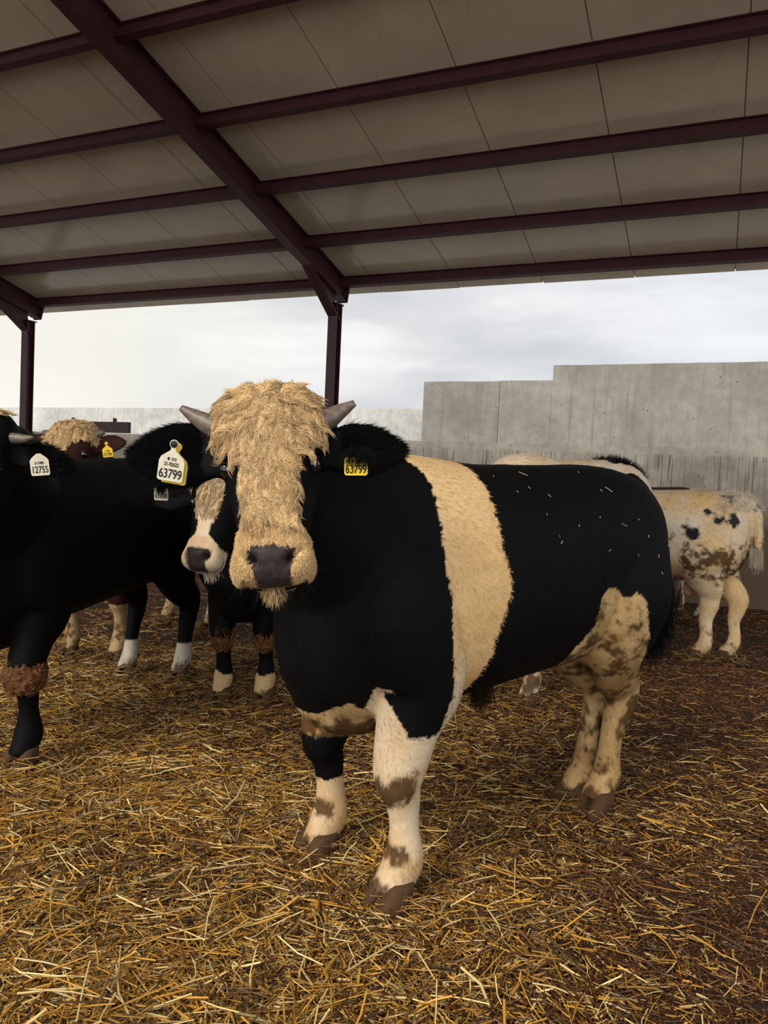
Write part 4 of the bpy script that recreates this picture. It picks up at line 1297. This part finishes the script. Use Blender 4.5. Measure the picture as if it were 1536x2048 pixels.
# ================================================================== brown and white bull by the far wall
def coat_far(P, H, ih, L):
    x, y, z = P.T; s, t, n = H.T
    C = np.tile(BROWN * 1.4, (len(P), 1)); g = np.full(len(P), .36)
    nz = fbm(P, 5, 15, 3)
    wh = ((x < -.42 + .08 * nz) & (x > -.68)) | (z < .8 + .2 * nz)
    C[wh] = WHITE * .9
    C = dirtmix(C, P, .55 * sstep(.6, .05, z), 67, 10)
    return pack(C, g)
far = build_cow('bull', 'brown and white bull mostly hidden behind the spotted white bull', 'bull',
                FL=(2.02, 6.95), FR=(1.98, 7.25), HL=(3.06, 7.35), HR=(2.92, 7.55),
                poll=(1.42, 7.75, 1.0), a=(-.38, .3, -.88), n=(-.72, .5, .45), coat=coat_far,
                hs=.95, height=1.29, girth=.95, leg=.95, voxel=.017, fur=7000, fur_len=.03, smooth=4, hair_rad=.0015)

# ================================================================== straw
def build_straw():
    def field(n, x0, x1, y0, y1, lo, hi, w0, w1, seed, bias=1.0, lift=.5):
        r = np.random.default_rng(seed)
        m = int(n * 3)
        y = y0 + (y1 - y0) * r.random(m)
        x = x0 + (x1 - x0) * r.random(m)
        keep = (np.abs(x + .02 * y) < .56 * y + 1.5) & (x * U.x + y * U.y < 9.33)
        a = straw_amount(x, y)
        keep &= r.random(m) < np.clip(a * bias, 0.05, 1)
        x, y, a = x[keep][:n], y[keep][:n], a[keep][:n]
        k = len(x)
        L = r.uniform(lo, hi, k) * (0.6 + .9 * r.random(k) ** 3)
        yaw = r.uniform(0, 2 * np.pi, k); pit = r.normal(0, .16, k)
        d = np.stack([np.cos(yaw) * np.cos(pit), np.sin(yaw) * np.cos(pit), np.sin(pit)], -1)
        z = ground_h(x, y) + .002 + lift * .045 * r.random(k) ** 1.5 * (0.25 + a) + np.abs(d[:, 2]) * L * .42
        c = np.stack([x, y, z], -1)
        u = np.array([-.5, 0, .5])
        bend = r.normal(0, .05, k)
        sd = np.stack([-np.sin(yaw), np.cos(yaw), np.zeros(k)], -1)
        pts = c[:, None] + d[:, None] * (L[:, None] * u)[..., None] + sd[:, None] * ((bend * L)[:, None] * (1 - 4 * u * u)[None])[..., None]
        w = r.uniform(w0, w1, k) * np.where(r.random(k) < .12, 1.7, 1)
        gold = np.array([.62, .31, .045]); pale = np.array([.86, .64, .27]); brn = np.array([.10, .036, .008]); grey = np.array([.19, .10, .035])
        q = r.random(k)
        cc = np.where((q < .40 * (.40 + a))[:, None], gold, np.where((q < .58 * (.40 + a))[:, None], pale, np.where((q < .85)[:, None], brn, grey)))
        cc = cc * (r.uniform(.30, 1.0, k) + .35 * r.random(k) ** 6)[:, None]
        return pts, w, cc
    sets = [field(112000, -2.7, 2.8, 1.25, 3.0, .025, .085, .0009, .0026, 1, 1.25),
            field(13500, -2.7, 2.8, 1.25, 3.2, .07, .17, .0014, .0030, 2, 1.1, .9),
            field(80000, -4.2, 4.4, 2.8, 5.5, .03, .10, .0010, .0026, 3, 1.2),
            field(28000, -7.8, 6.0, 5.2, 13.0, .04, .12, .0016, .0034, 4, 1.2)]
    sets.append(field(130000, -3.8, 4.4, 1.45, 5.5, .008, .032, .0007, .0016, 31, 40.0, .3))
    sets[-1] = (sets[-1][0], sets[-1][1], np.array([.25, .10, .026])[None] * np.random.default_rng(8).uniform(.25, 1.6, (len(sets[-1][1]), 1)) ** 1.4)
    sets.append(field(44000, -5.5, 6.0, 5.2, 9.3, .012, .045, .0012, .0024, 32, 40.0, .3))
    sets[-1] = (sets[-1][0], sets[-1][1], np.array([.25, .10, .026])[None] * np.random.default_rng(9).uniform(.25, 1.6, (len(sets[-1][1]), 1)) ** 1.4)
    feet = []
    for cow in (hero, left, blaze, brown, spot, behind, far):
        for q in ('fl', 'fr', 'hl', 'hr'):
            w_ = cow['root'].rotation_euler.to_matrix() @ Vector(tuple(cow[q])) + cow['root'].location
            feet.append((w_.x, w_.y))
    r = np.random.default_rng(77)
    feet = np.array(feet); k = 170; fi = np.repeat(np.arange(len(feet)), k); m = len(fi)
    an = r.uniform(0, 2 * np.pi, m); rr = r.uniform(.06, .17, m)
    xy = feet[fi] + np.stack([np.cos(an), np.sin(an)], -1) * rr[:, None]
    ya = an + np.pi / 2 + r.normal(0, .7, m); pi_ = r.normal(0, .25, m); L_ = r.uniform(.03, .10, m)
    d = np.stack([np.cos(ya) * np.cos(pi_), np.sin(ya) * np.cos(pi_), np.sin(pi_)], -1)
    z = ground_h(xy[:, 0], xy[:, 1]) + .010 + .060 * r.random(m) * np.clip((.20 - rr) / .1, 0, 1) + np.abs(d[:, 2]) * L_ * .4
    c = np.concatenate([xy, z[:, None]], 1)
    sets.append((c[:, None] + d[:, None] * (L_[:, None] * np.array([-.5, 0, .5]))[..., None], r.uniform(.001, .0024, m),
                 np.where((r.random(m) < .4)[:, None], np.array([.42, .205, .036]), np.where((r.random(m) < .3)[:, None], np.array([.62, .44, .18]), np.array([.11, .045, .012]))) * r.uniform(.5, 1.1, (m, 1))))
    P = np.concatenate([s[0] for s in sets]); w = np.concatenate([s[1] for s in sets]); C = np.concatenate([s[2] for s in sets])
    N, K = P.shape[:2]
    T = nrm(P[:, -1] - P[:, 0])
    r = np.random.default_rng(5)
    side = nrm(np.cross(T, np.array([0, 0, 1.0]) + r.normal(size=(N, 3)) * .5))
    rad = w[:, None] * np.array([.9, 1, .85])[None]
    o = strands('straw_bedding', P, rad, C, M_STRAW, None, side=side)
    for p in o.data.polygons[:1]: pass
    tag(o, 'loose golden straw bedding scattered over the whole pen floor', 'straw', kind='stuff')
build_straw()
